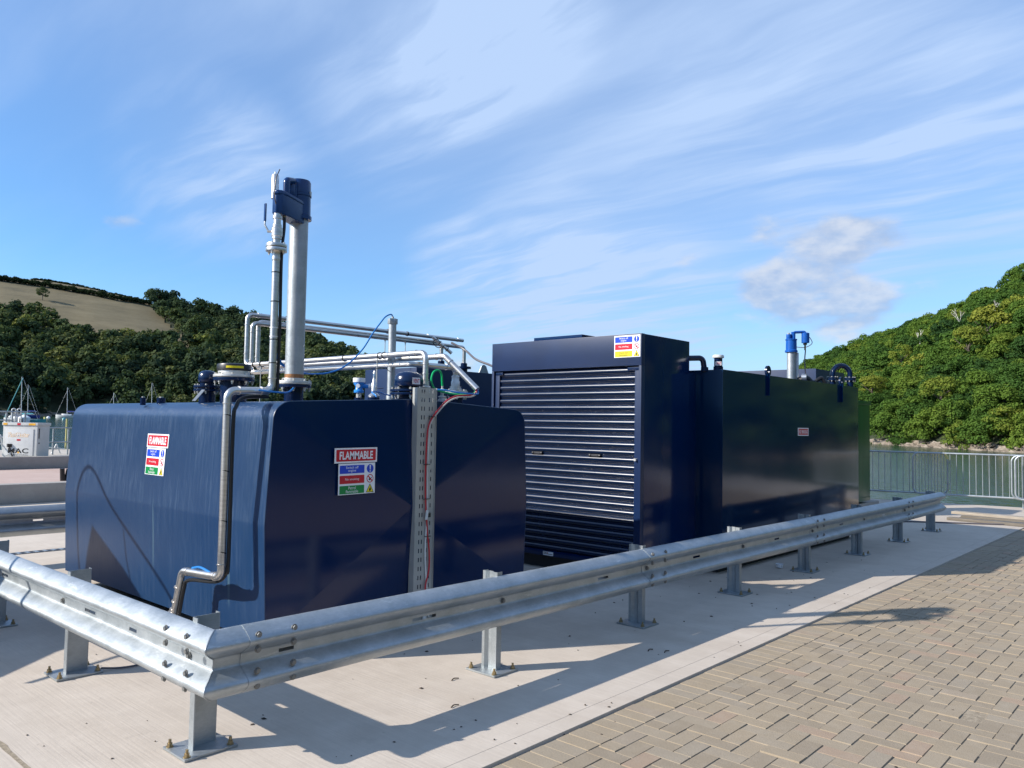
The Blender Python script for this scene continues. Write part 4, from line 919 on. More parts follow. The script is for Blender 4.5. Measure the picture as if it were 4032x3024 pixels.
MB().lathe(q0 + e1_ * .205, [(.03, 2.80), (.055, 2.805), (.055, 2.945), (.03, 2.955)], 18).build('detector', 'blue', h2); MB().cyl(q0 + e1_ * .20 + Vector((0, 0, 2.775)), q0 + e1_ * .20 + Vector((0, 0, 2.80)), .026, 12).build('detector_base', 'black', h2)
MB().tube([q0 + e1_ * .20 + Vector((0, 0, 2.78)), q0 + e1_ * .205 + Vector((0, 0, 2.70)), q0 + e1_ * .195 + Vector((0, 0, 2.55)), q0 + e1_ * .21 + Vector((0, 0, 2.35)), q0 + e1_ * .27 + Vector((0, 0, 2.28)), q0 + e1_ * .5 + Vector((0, 0, 2.2))], .009, 8, smooth=5).build('cable', 'cgrey', t)
MB().cyl(q0 + e1_ * .20 + Vector((0, 0, 2.70)), q0 + e1_ * .20 + Vector((0, 0, 2.775)), .014, 8).build('gland', 'brass', t)
MB().tube([q0 + e1_ * .05 + Vector((0, 0, 2.745)), q0 + e1_ * .2 + Vector((0, 0, 2.74)), q0 + e1_ * .30 + Vector((0, 0, 2.80)), q0 + e1_ * .27 + Vector((0, 0, 2.88)), q0 + e1_ * .23 + Vector((0, 0, 2.90))], .006, 8, smooth=6).build('capillary', 'zinc', t)
MB().cyl(q0 + e1_ * .085 + Vector((0, 0, 2.2)), q0 + e1_ * .085 + Vector((0, 0, 2.66)), .022, 14).build('riser', 'offwhite', t)
MB().tube([q0 + e1_ * .08 + Vector((0, 0, 2.26)), q0 + e1_ * .22 + Vector((0, 0, 2.30)), q0 + e1_ * .32 + Vector((0, 0, 2.2))], .045, 16, .06).build('elbow', 'black', t)
MB().cyl(q0 + e1_ * .14 - f_ * -.03 + Vector((0, 0, 2.30)), q0 + e1_ * .20 + f_ * .06 + Vector((0, 0, 2.30)), .055, 18).build('end_flange', 'stainless', t)
MB().tube([q0 + e1_ * .34 + Vector((0, 0, 2.17)), q0 + e1_ * .36 + Vector((0, 0, 2.26)), q0 + e1_ * .44 + Vector((0, 0, 2.31)), q0 + e1_ * .52 + Vector((0, 0, 2.18))], .028, 12, .03).build('hose', 'black', t)
# arched pipe
t = thing('arched_pipe', (9.97, .71, 2.18), 'dark blue U shaped pipe with bolted flanges at the far end of the long tank', 'pipe')
a_, b_ = Vector((9.86, .80, 0)), Vector((10.06, .62, 0)); mid_ = (a_ + b_) / 2; ex = (b_ - a_).normalized(); rr_ = (b_ - a_).length / 2
MB().tube([a_ + Vector((0, 0, 2.33))] + [mid_ + ex * rr_ * math.cos(R(q)) + Vector((0, 0, 2.36 + rr_ * math.sin(R(q)))) for q in range(180, -1, -12)] + [b_ + Vector((0, 0, 2.33))], .036, 18).build('bend', 'navy_small', t, smooth=60)
for p in (a_, b_):
    MB().cyl(p + Vector((0, 0, 2.17)), p + Vector((0, 0, 2.28)), .045, 18).build('neck', 'navy_small', t)
    f = MB().cyl(p + Vector((0, 0, 2.28)), p + Vector((0, 0, 2.297)), .082, 24).build('flange', 'navy_small', t); MB().cyl(p + Vector((0, 0, 2.303)), p + Vector((0, 0, 2.32)), .082, 24).build('flange', 'navy_small', t)
    bolts(f, (p.x, p.y), .068, 8, 2.28, 2.32, .010)
# rear tanks
t = thing('fuel_tank', (6.3, 4.7, 0), 'blue tank behind the pipes, between the nearest tank and the shutter cabinet', 'tank', 'blue storage tanks')
MB().box(4.84, 4.20, .10, 7.9, 5.25, 2.262).build('shell', 'navy_lit', t, bevel=.004); MB().box(4.84 + .1, 4.3, .004, 7.8, 5.15, .1).build('skid', 'dark', t)
mb = MB(); mb.prism([(-.10, 0), (.10, 0), (.045, .11), (0, .13), (-.045, .11)], (6.22, 4.34, 2.262), (1, 0, 0), (0, 0, 1), (0, 1, 0), .016); mb.build('lifting_lug', 'galv_post', t)
t = thing('fuel_tank', (15, 3.6, 0), 'distant blue tank whose top shows beyond the long dark tank', 'tank', 'blue storage tanks')
MB().box(14.3, 2.75, .1, 15.9, 4.9, 2.80).build('shell', 'navy_lit', t, bevel=.004); MB().box(14.4, 2.85, .004, 15.8, 4.8, .1).build('skid', 'dark', t)
# loose cabling between pipes and cabinet
cc = MB().tube([(5.25, 4.0, 2.60), (5.3, 3.8, 2.50), (5.2, 3.5, 2.36), (5.15, 3.2, 2.27), (5.0, 2.93, 2.19), (4.96, 2.895, 2.0)], .014, 8, smooth=6).build('cable_bundle', 'cgrey', at=(5.2, 3.5, 2.3)); tag(cc, 'dark cable bundle sagging from the upper pipes to the shutter cabinet', 'cable')
t = thing('cable_conduit', (5.2, 4.1, 2.6), 'slanting grey conduit with black ties at the end of the upper pipes', 'conduit')
MB().cyl((5.03, 4.12, 2.66), (5.24, 3.98, 2.46), .022, 14).build('tube', 'stainless', t)
for k in (.35, .55, .75):
    p = Vector((5.03, 4.12, 2.66)).lerp(Vector((5.24, 3.98, 2.46)), k); d = Vector((.21, -.14, -.2)).normalized(); MB().cyl(p, p + d * .008, .034, 10).build('tie', 'black', t)
MB().tube([(5.12, 4.02, 2.53), (5.0, 4.0, 2.52), (4.93, 4.0, 2.58), (5.0, 4.0, 2.62), (5.06, 4.0, 2.58)], .005, 8, smooth=6).build('cable_loop', 'black', t)

# ------------------------------------------------------------------ green kiosk and its plinth
t = thing('green_kiosk', (13.5, 2.0, .2), 'green painted steel kiosk just beyond the long dark tank', 'kiosk')
MB().box(12.95, 1.62, .235, 14.03, 2.35, 2.04).build('body', 'green', t, bevel=.004); MB().box(12.92, 1.60, 2.04, 14.055, 2.38, 2.11).build('roof', 'green', t, bevel=.004)
for z_ in (.30, 1.05): MB().box(12.96, 1.612, z_, 14.02, 1.621, z_ + .012).build('seam', 'green', t)
o = MB().box(12.5, 1.62, .002, 14.55, 2.9, .195).build('plinth', 'concrete_wall', at=(13.5, 2.2, 0), bevel=.01); tag(o, 'low concrete block under the green kiosk', 'plinth')

# ------------------------------------------------------------------ crowd barriers at the quay edge
def crowd_barrier(p, q, label, hoopmat=None, n=19):
    p = Vector(p); q = Vector(q); d = (q - p); L = d.length; d.normalize(); z0, z1 = .20, 1.09
    t = thing('crowd_barrier', ((p + q) / 2)[:2] + (0,), label, 'barrier', 'steel crowd barriers along the quay edge')
    pt = lambda s, z: p + d * s + Vector((0, 0, z))
    loop = [pt(L / 2, z1), pt(L, z1), pt(L, z0), pt(0, z0), pt(0, z1), pt(L / 2, z1)]
    MB().tube(loop, .019, 12, .13).build('frame', 'galv_light', t)
    for i in range(1, n):
        s = L * i / n; b = MB().cyl(pt(s, z0), pt(s, z1), .0075, 8).build('bar', 'galv_light', t)
    nrm = Vector((-d.y, d.x, 0))
    for s in (.25, L - .25): MB().tube([pt(s, z0), pt(s, .02) - nrm * .0, pt(s, .018) + nrm * -.0], .012, 8).build('leg', 'galv_light', t); 
    for s in (.25, L - .25): MB().cyl(pt(s, .018) - nrm * .28, pt(s, .018) + nrm * .10, .014, 8).build('foot', 'galv_light', t)
    if hoopmat:
        c_ = pt(L - .13, z1 - .13); MB().tube([c_ + d * .13 * math.sin(R(a)) + Vector((0, 0, .13 * math.cos(R(a)))) for a in range(0, 91, 9)], .0215, 12).build('yellow_tape', 'yellowpaint', t)
    for z_ in (.42, .90): MB().box(-.02, -.02, -.012, .02, .02, .012).build('hook', 'galv_light', t, at=(0, 0, 0)).location = pt(L + .02, z_) - WL[t.name]
bx_ = lambda y, off=.12: (qe(y) - off, y, 0)
crowd_barrier(bx_(3.45), bx_(1.10), 'steel crowd barrier with yellow taped corner, next to the green kiosk', True)
crowd_barrier(bx_(1.75, .20), bx_(-.52, .20), 'steel crowd barrier in the middle of the quay edge row, overlapping the yellow taped one')
crowd_barrier(bx_(-.12, .42), bx_(-2.4, .60), 'nearer crowd barrier cut off by the right edge of the picture')
crowd_barrier(bx_(-.20, .54), bx_(-2.5, .75), 'crowd barrier nested behind another at the right edge of the picture')

# planks, cable, debris
def plank(a, b, wd, z0, z1, mat, label):
    a = Vector(a); b = Vector(b); d = (b - a).normalized(); nr = Vector((-d.y, d.x, 0)) * wd
    mb = MB(); vs = []
    for zz_ in (0, z1 - z0):
        vs += [a + Vector((0, 0, zz_)), b + Vector((0, 0, zz_)), b + nr + Vector((0, 0, zz_)), a + nr + Vector((0, 0, zz_))]
    mb.add(vs, [(0, 3, 2, 1), (4, 5, 6, 7), (0, 1, 5, 4), (1, 2, 6, 5), (2, 3, 7, 6), (3, 0, 4, 7)])
    tag(mb.build('timber_plank', mat, at=a, bevel=.004), label, 'plank', 'timber planks on the quay')
plank((14.30, .30, .075), (14.02, -2.3, .075), .22, .075, .12, 'plank', 'pale weathered plank lying on top at the right, near the crowd barriers')
plank((13.86, .27, .005), (13.62, -2.2, .005), .16, .005, .05, 'plankdark', 'dark plank lying on the ground in front of the pale one')
plank((14.10, .10, .038), (14.16, -2.2, .038), .16, .033, .073, 'plankdark', 'dark plank underneath the pale one')
plank((14.0, .08, .002), (14.9, .02, .002), .09, .0, .030, 'plankdark', 'short timber bearer lying across under the planks')
cc = MB().tube([(12.3, 1.0, .013), (12.93, .62, .013), (13.45, -.15, .013), (13.9, -.82, .013), (14.4, -1.8, .013), (14.8, -3, .013)], .012, 8, smooth=5).build('ground_cable', 'cgrey', at=(13.4, -.2, 0)); tag(cc, 'thin dark cable lying on the concrete beyond the end of the crash barrier', 'cable')
cc = MB().tube([(.16, 1.70, .02), (.24, 1.66, .012), (.33, 1.64, .010), (.42, 1.66, .010)], .006, 8, smooth=5).build('ground_cable', 'cgrey', at=(.25, 1.66, 0)); tag(cc, 'short cable running from the base plate of the second sunlit barrier post', 'cable')
cup = MB().lathe((6.86, .30, 0), [(.03, .006), (.034, .009), (.042, .045), (.045, .047), (.038, .046), (.03, .012), (.001, .011)], 20).build('plastic_cup', 'white', at=(6.86, .30, 0)); tag(cup, 'small white plastic cup on the ground beside a barrier post', 'cup')
db = MB()
for i in range(230):
    x = rng.uniform(-1.5, 9); y = rng.uniform(-2.6, 1.0) if rng.random() < .8 else rng.uniform(-.9, 2.5)
    s = rng.uniform(.002, .006); L = s * rng.uniform(1, 3.2); a = rng.uniform(0, 6.3); zb = .001 if y > -.92 else -.016
    q = [Vector((x + L * math.cos(a + k) * (1 if k % 2 else .6), y + L * math.sin(a + k), zb + s * .5 * (k % 2))) for k in (0, 1.3, 2.7, 4.2)]
    db.add(q + [Vector((x, y, zb + s * 1.3))], [(0, 1, 4), (1, 2, 4), (2, 3, 4), (3, 0, 4)])
for x, y in ((1.55, .05), (1.23, -.28), (.32, -.85), (3.0, -.55), (2.95, -.45)):
    db.tube([(x, y, .004), (x + .03, y + .01, .008), (x + .055, y - .004, .006)], .0035, 6, smooth=3)
o = db.build('debris', plain('debris', (.05, .035, .025), .8, 0, .6), smooth=0); tag(o, 'small dark scraps and grit scattered on the ground', 'debris', kind='stuff')

# ------------------------------------------------------------------ left background: kiosk, rails, ramp
def rotm(mb, c, a): return mb.rot(a, c)
cA = Vector((4.99, 18.50, .531)); an = R(0)
t = thing('pump_out_cabinet', cA, 'white cabinet lettered MAC behind the low walls at the left edge', 'cabinet')
uF = Vector((-math.sin(R(35)) , math.cos(R(35)) , 0)) ; uF = Vector((-.60, .80, 0)).normalized()   # front face runs from corner towards the left
uS = Vector((.80, .60, 0)).normalized()
Wd, Dp, Hh = .90, .46, .86
def bx2(mb, o, a, b, h): 
    o = Vector(o); vs = [o, o + a, o + a + b, o + b]; return mb.add(vs + [v + Vector((0, 0, h)) for v in vs], [(0, 3, 2, 1), (4, 5, 6, 7), (0, 1, 5, 4), (1, 2, 6, 5), (2, 3, 7, 6), (3, 0, 4, 7)])
nF = -uS; nS = -uF
bx2(MB(), cA, uF * Wd, uS * Dp, Hh - .07).build('body', 'greycab', t, bevel=.006)
bx2(MB(), cA + nF * .02 + nS * .02 + Vector((0, 0, Hh - .068)), uF * (Wd + .04), uS * (Dp + .04), .068).build('lid', 'greycab', t, bevel=.004)
fo = cA + nF * .002; bx2(MB(), fo + uF * .09 + Vector((0, 0, .04)), uF * (Wd - .17), nF * .012, Hh - .20).build('door', 'offwhite', t, bevel=.003)
fo = cA + uF * Wd + nF * .0155; ux = -uF; vz = Vector((0, 0, 1))
dpl = MB().prism([(.13, .0), (.131, .0), (.131, .001), (.13, .001)], fo, ux, vz, nF, .0005).build('mark', 'ink', t, smooth=0)
lettering('MAC', fo, ux, vz, nF, (.16, .10, .70, .225), 'ink', t, .02)
lettering('INTERNATIONAL', fo, ux, vz, nF, (.16, .050, .70, .078), 'cgrey', t)
MB().prism([(.40, .10), (.47, .10), (.435, .15)], fo, ux, vz, nF, .0012).build('logo_triangle', 'orange', t, smooth=0)
lettering('PlantMaster', fo, ux, vz, nF, (.15, .50, .71, .61), 'orange', t, .05)
lettering('PlantMaster', fo + nF * .001, ux, vz, nF, (.155, .507, .705, .603), 'white', t, .01)
MB().prism([(.38, .41), (.48, .41), (.48, .45), (.38, .45)], fo, ux, vz, nF, .0012).build('label_strip', 'red', t, smooth=0)
bl = cA + uF * (Wd + .02) + nF * .0212 + Vector((0, 0, Hh - .062))
for a, b, m in ((.03, .14, 'orange'), (.40, .49, 'red'), (.70, .88, 'orange')): MB().prism([(a, .0), (b, .0), (b, .05), (a, .05)], bl, ux, vz, nF, .001).build('label_strip', m, t, smooth=0)
hk = fo + ux * .20 + Vector((0, 0, .25)); MB().box(-.05, -.05, 0, .05, .05, .08).build('holder', 'black', t, at=(0, 0, 0)).location = hk - WL[t.name]
MB().tube([hk, hk + ux * .07 + nF * .02 + Vector((0, 0, -.15)), hk + ux * .10 + Vector((0, 0, -.29))], .012, 6, smooth=4).build('hose', 'black', t)
so_ = cA + nS * .001; MB().prism([(.05, .45), (.42, .45), (.42, .70), (.05, .70)], so_, uS, vz, nS, .004).build('side_hatch', 'greycab', t, smooth=0)
MB().prism([(.05, .47), (.075, .47), (.075, .72), (.05, .72)], so_ + nS * .004, uS, vz, nS, .01).build('hinge', 'dark', t, smooth=0); MB().prism([(.06, .34), (.10, .34), (.10, .37), (.06, .37)], so_, uS, vz, nS, .004).build('lock', 'ink', t, smooth=0)
def tubes(parent, segs, r, mat, name='rail'):
    for s_ in segs: MB().tube(s_, r, 8, .0).build(name, mat, parent)
t = thing('guard_railing', (4.7, 20, .53), 'grey tubular railing behind the white cabinet, at the extreme left', 'railing', 'tubular railings by the river')
tubes(t, [[(2.6, 20, 1.66), (5.22, 20, 1.665)], [(2.6, 20, 1.44), (4.84, 20, 1.443)]], .017, 'galv_post')
tubes(t, [[(4.724, 20, .53), (4.724, 20, 1.65)], [(3.6, 20, .53), (3.6, 20, 1.65)], [(4.855, 19.99, .53), (4.855, 19.99, 1.65)], [(5.16, 20, .53), (5.16, 20, 1.66)]], .022, 'galv_light', 'post')
t = thing('guard_railing', (6.0, 20, .53), 'lower grey two-bar railing between the white cabinet and the near tank', 'railing', 'tubular railings by the river')
tubes(t, [[(5.45, 20, 1.252), (7.6, 20, 1.27)], [(5.45, 20, .87), (7.6, 20, .885)]], .017, 'galv_post')
tubes(t, [[(5.85, 20, .53), (5.85, 20, 1.26)], [(6.22, 20, .53), (6.22, 20, 1.26)], [(7.0, 20, .53), (7.0, 20, 1.26)]], .022, 'galv_light', 'post')
for k, (xc, lab) in enumerate(((4.915, 'left of two white round-topped ladder hoops behind the cabinet'), (5.045, 'right of two white round-topped ladder hoops behind the cabinet'))):
    t = thing('ladder_hoop', (xc, 20.1, .53), lab, 'ladder', 'white ladder hoops')
    MB().tube([(xc - .045, 20.1, .53), (xc - .045, 20.1, 1.70)] + [(xc - .045 * math.cos(R(a)), 20.1, 1.70 + .045 * math.sin(R(a))) for a in range(15, 180, 15)] + [(xc + .045, 20.1, 1.70), (xc + .045, 20.1, .53)], .016, 8).build('hoop', 'offwhite', t)
    for z_ in (1.62, 1.40): MB().box(xc - .04, 20.095, z_ - .07, xc + .04, 20.105, z_).build('plate', 'offwhite', t)
t = thing('gangway', (5.6, 21, .5), 'white tubular gangway trusses leading down to the pontoon behind the cabinet', 'gangway')
for p0, p1 in (((4.50, 20.6, .62), (4.78, 20.6, 1.05)), ((4.78, 20.6, 1.05), (4.86, 20.6, .55)), ((4.40, 20.6, 1.06), (4.90, 20.6, .98)), ((4.40, 20.6, .86), (4.9, 20.6, .80)), ((4.4, 20.6, 1.10), (4.55, 20.6, .55)), ((5.78, 20.6, 1.0), (5.90, 20.6, .56)), ((6.02, 20.6, .54), (6.14, 20.6, .80)), ((6.14, 20.6, .80), (6.24, 20.6, .54)), ((5.85, 20.6, .72), (6.35, 20.6, .66))): MB().cyl(p0, p1, .016, 8).build('tube', 'offwhite', t)
t = thing('bollard_stub', (4.02, 13.75, .286), 'taller split black stub post on the pink pavement', 'post', 'black stub posts')
MB().cyl((4.0, 13.75, .286), (3.985, 13.75, .53), .045, 12).build('post', 'black', t); MB().cyl((4.06, 13.76, .286), (4.10, 13.76, .52), .035, 12).build('post', 'black', t)
t = thing('bollard_stub', (4.05, 13.3, .286), 'short rusty topped black stub beside the taller stub post', 'post', 'black stub posts'); MB().cyl((4.10, 13.2, .286), (4.10, 13.2, .40), .055, 12).build('post', 'rust', t); MB().cyl((4.10, 13.2, .40), (4.10, 13.2, .415), .058, 12).build('cap', 'black', t)

# added unseen shadow caster, shaped from the shadows on the tank and rail
t = thing('unseen_caster', (-1.5, 4, 0), 'added unseen shadow caster, a dark sheet under a bent tube', 'shadow_caster')
cvp = [(2.0, .02), (2.77, .84), (3.38, 1.13), (4.43, 1.79), (4.87, 2.02), (5.50, 2.29), (5.62, 2.05), (5.68, 1.85), (5.95, .02)]
MB().prism(cvp, (-1.51, 0, 0), (0, 1, 0), (0, 0, 1), (1, 0, 0), .02).build('caster_sheet', 'caster_sheet', t, smooth=0)
MB().tube([(-1.5, 2.6, .9), (-1.5, 3.87, 1.81), (-1.5, 4.27, 2.06), (-1.5, 5.04, 2.46), (-1.5, 5.50, 2.76), (-1.5, 5.72, 2.78), (-1.5, 5.84, 2.57), (-1.5, 5.84, 2.1), (-1.5, 5.80, 1.6), (-1.5, 5.95, .02)], .014, 8, smooth=5).build('caster_tube', 'dark', t)
MB().tube([(-1.5, 4.85, 2.32), (-1.5, 4.80, 2.10), (-1.5, 4.72, 1.93)], .009, 8).build('caster_strand', 'dark', t)

# ------------------------------------------------------------------ river
nup = Vector((-0.0145861, -0.01204374, 0.99982108))
wz = lambda x, y: -3.0 - (nup.x * x + nup.y * y) / nup.z
mb = MB(); S = 1600
for a in range(-4, 4):
    for b in range(-4, 4):
        q = [(a * 200, b * 200), (a * 200 + 200, b * 200), (a * 200 + 200, b * 200 + 200), (a * 200, b * 200 + 200)]
        mb.add([(x, y, wz(x, y)) for x, y in q], [(0, 1, 2, 3)])
struct(mb, 'river_water', 'water')

# ------------------------------------------------------------------ hills
def azd(p): return math.degrees(math.atan2(p[1] - CAM.y, p[0] - CAM.x)), math.hypot(p[0] - CAM.x, p[1] - CAM.y), p[2]
Lr = [(-560, 60, 62), (-480, 330, 66), (-250, 480, 74), (76.7, 525, 78.2), (131.3, 493.4, 77.5), (152.2, 487.3, 77.0), (170.8, 470.9, 74.0), (189.2, 453.5, 68.5), (207.6, 435.1, 60.5), (225.3, 415.6, 55.5), (237.9, 397.4, 51.0), (253.1, 365.2, 39.0), (257.9, 338, 28.5), (259, 312.3, 18.5), (270.3, 289.6, 8.5), (300, 270, 2.5)]
LR = [azd(p) for p in Lr]; La = [p[0] for p in LR][::-1]
shoreL = lambda a: float(np.interp(a, [40, 55, 61, 71, 75, 90, 180], [300, 288, 287, 300, 290, 285, 280]))
ridgeL = lambda a: (float(np.interp(a, La, [p[1] for p in LR][::-1])), float(np.interp(a, La, [p[2] for p in LR][::-1])))
Rr = [(470, 213.6, 20), (415, 162.5, 31.5), (391.4, 139.3, 35.5), (349.7, 104.9, 37), (315.2, 78.1, 39.2), (279.1, 55.5, 39.5), (241.8, 35.6, 39.5), (213.6, 14.8, 41.0), (200, -90, 55), (150, -190, 60), (0, -260, 55), (-150, -230, 50), (-260, -120, 45), (-300, -20, 30)]
RR = []
for p in Rr:
    a, d, z = azd(p); RR.append((a if a < 100 else a - 360, d, z))
RR.sort(); Ra = [p[0] for p in RR]
shoreR = lambda a: float(np.interp(a, [-190, -120, -60, -20, 0, 9.2, 13.5, 17.7, 20, 23, 26, 32], [170, 130, 118, 116, 120, 126, 134, 144, 165, 230, 320, 430]))
ridgeR = lambda a: (float(np.interp(a, Ra, [p[1] for p in RR])), float(np.interp(a, Ra, [p[2] for p in RR])))
def hill_pt(a, t, shore, ridge, p=.95, bank=1.8):
    d0 = shore(a); d1, zr = ridge(a); d = d0 + (d1 - d0) * t
    x = CAM.x + d * math.cos(R(a)); y = CAM.y + d * math.sin(R(a))
    x0 = CAM.x + d0 * math.cos(R(a)); y0 = CAM.y + d0 * math.sin(R(a)); zs = wz(x0, y0) - .6
    if t <= 0: z = zs + t * 30
    elif t <= 1: z = zs + min(bank, t * 90) + (zr - zs - bank) * t ** p
    else: z = zr - (t - 1) * 14
    z += 1.2 * mnoise.noise(Vector((x * .02, y * .02, 0))) * min(1, max(0, t) * 5)
    return x, y, z
def hill(name, a0, a1, na, shore, ridge, mat, t0=-.05, t1=1.5, nt=46):
    V = []; F = []
    for i in range(na + 1):
        a = a0 + (a1 - a0) * i / na
        for j in range(nt + 1): V.append(hill_pt(a, t0 + (t1 - t0) * j / nt, shore, ridge))
    for i in range(na):
        for j in range(nt): k = i * (nt + 1) + j; F.append((k, k + 1, k + nt + 2, k + nt + 1))
    me = bpy.data.meshes.new(name); me.from_pydata(V, [], F); me.materials.append(M[mat]); me.polygons.foreach_set('use_smooth', [True] * len(F))
    o = bpy.data.objects.new(name, me); C.objects.link(o); o['kind'] = 'structure'; return o
shoreF = lambda a: 620.0
ridgeF = lambda a: (900.0, float(np.interp(a, [26, 34, 40, 48, 56], [34, 26, 24, 27, 30])) )
hill('far_hill', 24, 58, 60, shoreF, ridgeF, 'soil', nt=20)
hill('left_hill', 44, 175, 200, shoreL, ridgeL, 'soil')
hill('right_hill', -188, 31, 260, shoreR, ridgeR, 'soil')
AX = 41.97
a2px = lambda a: 1106 + 1720 * math.tan(R(AX - a)) if abs(AX - a) < 75 else -9999
def in_field(px_, t):
    if px_ > 432: return False
    lo = np.interp(px_, [-900, 40, 75, 120, 300, 432], [.60, .62, .50, .45, .44, .50]); hi = np.interp(px_, [290, 310, 350, 432], [1.30, .97, .80, .55])
    return lo < t < hi
# dry field on the left hill
V = []; F = []; idx = {}
na, nt = 130, 60
for i in range(na + 1):
    a = 63.2 + (110 - 63.2) * i / na
    for j in range(nt + 1):
        t = .38 + (1.35 - .38) * j / nt; x, y, z = hill_pt(a, t, shoreL, ridgeL); V.append((x, y, z + .35))
for i in range(na):
    for j in range(nt):
        a = 63.2 + (110 - 63.2) * (i + .5) / na; t = .38 + (1.35 - .38) * (j + .5) / nt
        pxx = a2px(a)
        if in_field(pxx, t) or in_field(pxx - 12, t + .04) or in_field(pxx, t + .06): k = i * (nt + 1) + j; F.append((k, k + 1, k + nt + 2, k + nt + 1))
me = bpy.data.meshes.new('grass_field'); me.from_pydata(V, [], F); me.materials.append(M['field']); me.polygons.foreach_set('use_smooth', [True] * len(F))
o = bpy.data.objects.new('grass_field', me); C.objects.link(o); o['kind'] = 'structure'
# rocky shore strips
def shore_strip(name, a0, a1, shore, ridge, n=260, w=3.2, h=1.7):
    V = []; F = []; m = 5
    for i in range(n + 1):
        a = a0 + (a1 - a0) * i / n; d0 = shore(a)
        for j in range(m + 1):
            u = j / m; dd = d0 - 2.0 + w * u + 1.4 * mnoise.noise(Vector((a * 3.1, j * .9, 2)))
            x = CAM.x + dd * math.cos(R(a)); y = CAM.y + dd * math.sin(R(a)); z = wz(x, y) - .25 + h * u ** .8 + .5 * mnoise.noise(Vector((a * 6, j * 1.3, 0))) * (u > 0)
            V.append((x, y, z))
    for i in range(n):
        for j in range(m): k = i * (m + 1) + j; F.append((k, k + 1, k + m + 2, k + m + 1))
    me = bpy.data.meshes.new(name); me.from_pydata(V, [], F); me.materials.append(M['rock']); o = bpy.data.objects.new(name, me); C.objects.link(o); o['kind'] = 'structure'
shore_strip('rocky_shore', -30, 30, shoreR, ridgeR, 260, 2.6, 1.1)
shore_strip('far_shore', 46, 100, shoreL, ridgeL, 300, 4, 1.8)

# ------------------------------------------------------------------ foliage
def crown_proto(nq, leaf_size, seed, low=.05, lobes=16, lr=(.28, .46)):
    """unit crown: radius 1, height 2 from z=0; returns quads (nq,4,3)"""
    g = np.random.default_rng(seed); nl = lobes
    lc = []
    for i in range(nl):
        th = g.uniform(0, 2 * np.pi); u = g.uniform(0, 1); ph = np.arcsin(min(1, .02 + u * .98)) * (1 if g.random() < .82 else -.5)
        rr = .62 + g.uniform(-.08, .10); lc.append((rr * np.cos(ph) * np.cos(th), rr * np.cos(ph) * np.sin(th), 1.0 + .72 * np.sin(ph) + g.uniform(-.08, .08), g.uniform(*lr)))
    lc = np.array(lc); wgt = lc[:, 3] ** 2; ch = g.choice(nl, nq, p=wgt / wgt.sum())
    d = g.normal(size=(nq, 3)); d[:, 2] = np.abs(d[:, 2]) * 1.0 - .35; d /= np.linalg.norm(d, axis=1)[:, None]
    rad = lc[ch, 3] * (1 - .35 * g.random(nq) ** 2.2); pos = lc[ch, :3] + d * rad[:, None] * np.array([1, 1, .95]) 
    nrm = d + g.normal(size=(nq, 3)) * .42 + np.array([0, 0, .25]); nrm /= np.linalg.norm(nrm, axis=1)[:, None]
    t = np.cross(nrm, g.normal(size=(nq, 3))); t /= np.linalg.norm(t, axis=1)[:, None]; b = np.cross(nrm, t)
    s = (leaf_size * g.uniform(.55, 1.3, nq))[:, None]; asp = g.uniform(.55, 1.0, nq)[:, None]
    q = np.stack([pos - t * s - b * s * asp * .3, pos + t * s * .2 - b * s * asp, pos + t * s + b * s * asp * .25, pos - t * s * .3 + b * s * asp], 1)
    q[:, :, 2] = np.maximum(q[:, :, 2], low); return q, g.uniform(-.07, .07, nq) + (pos[:, 2] - 1) * .05
def foliage_mesh(name, trees, protos, mat, at=(0, 0, 0)):
    """trees: (x,y,z,r,h,tint)"""
    Q = []; TT = []
    for (x, y, z, r, h, tint) in trees:
        q, tv = protos[rng.integers(len(protos))]; a = rng.uniform(0, 2 * np.pi); ca, sa = np.cos(a), np.sin(a)
        Mx = np.array([[ca * r, -sa * r, 0], [sa * r, ca * r, 0], [0, 0, h / 2]]); Q.append(q @ Mx.T + np.array([x - at[0], y - at[1], z - at[2]])); TT.append(tv + tint)
    Q = np.concatenate(Q).reshape(-1, 3).astype(np.float32); TT = np.concatenate(TT).astype(np.float32); nf = len(TT)
    me = bpy.data.meshes.new(name); me.vertices.add(len(Q)); me.vertices.foreach_set('co', Q.ravel()); me.loops.add(nf * 4); me.loops.foreach_set('vertex_index', np.arange(nf * 4, dtype=np.int32))
    me.polygons.add(nf); me.polygons.foreach_set('loop_start', np.arange(nf, dtype=np.int32) * 4)
    try: me.polygons.foreach_set('loop_total', np.full(nf, 4, dtype=np.int32))
    except Exception: pass
    at_ = me.attributes.new('tint', 'FLOAT', 'FACE'); at_.data.foreach_set('value', np.clip(TT, 0, 1)); me.update(calc_edges=True); me.validate()
    me.materials.append(M[mat]); o = bpy.data.objects.new(name, me); C.objects.link(o); o.location = at; return o
pF = [crown_proto(520, .115, 10 + i) for i in range(9)]
pM = [crown_proto(1700, .060, 30 + i, lobes=26, lr=(.18, .36)) for i in range(9)]
pN = [crown_proto(4200, .038, 50 + i, lobes=38, lr=(.14, .30)) for i in range(8)]
pX = [crown_proto(240, .17, 70 + i) for i in range(5)]
def tint_rand(hi=.10):
    r = rng.random()
    return rng.uniform(.05, .45) if r < .62 else rng.uniform(.4, .75) if r < 1 - hi else rng.uniform(.78, .95)
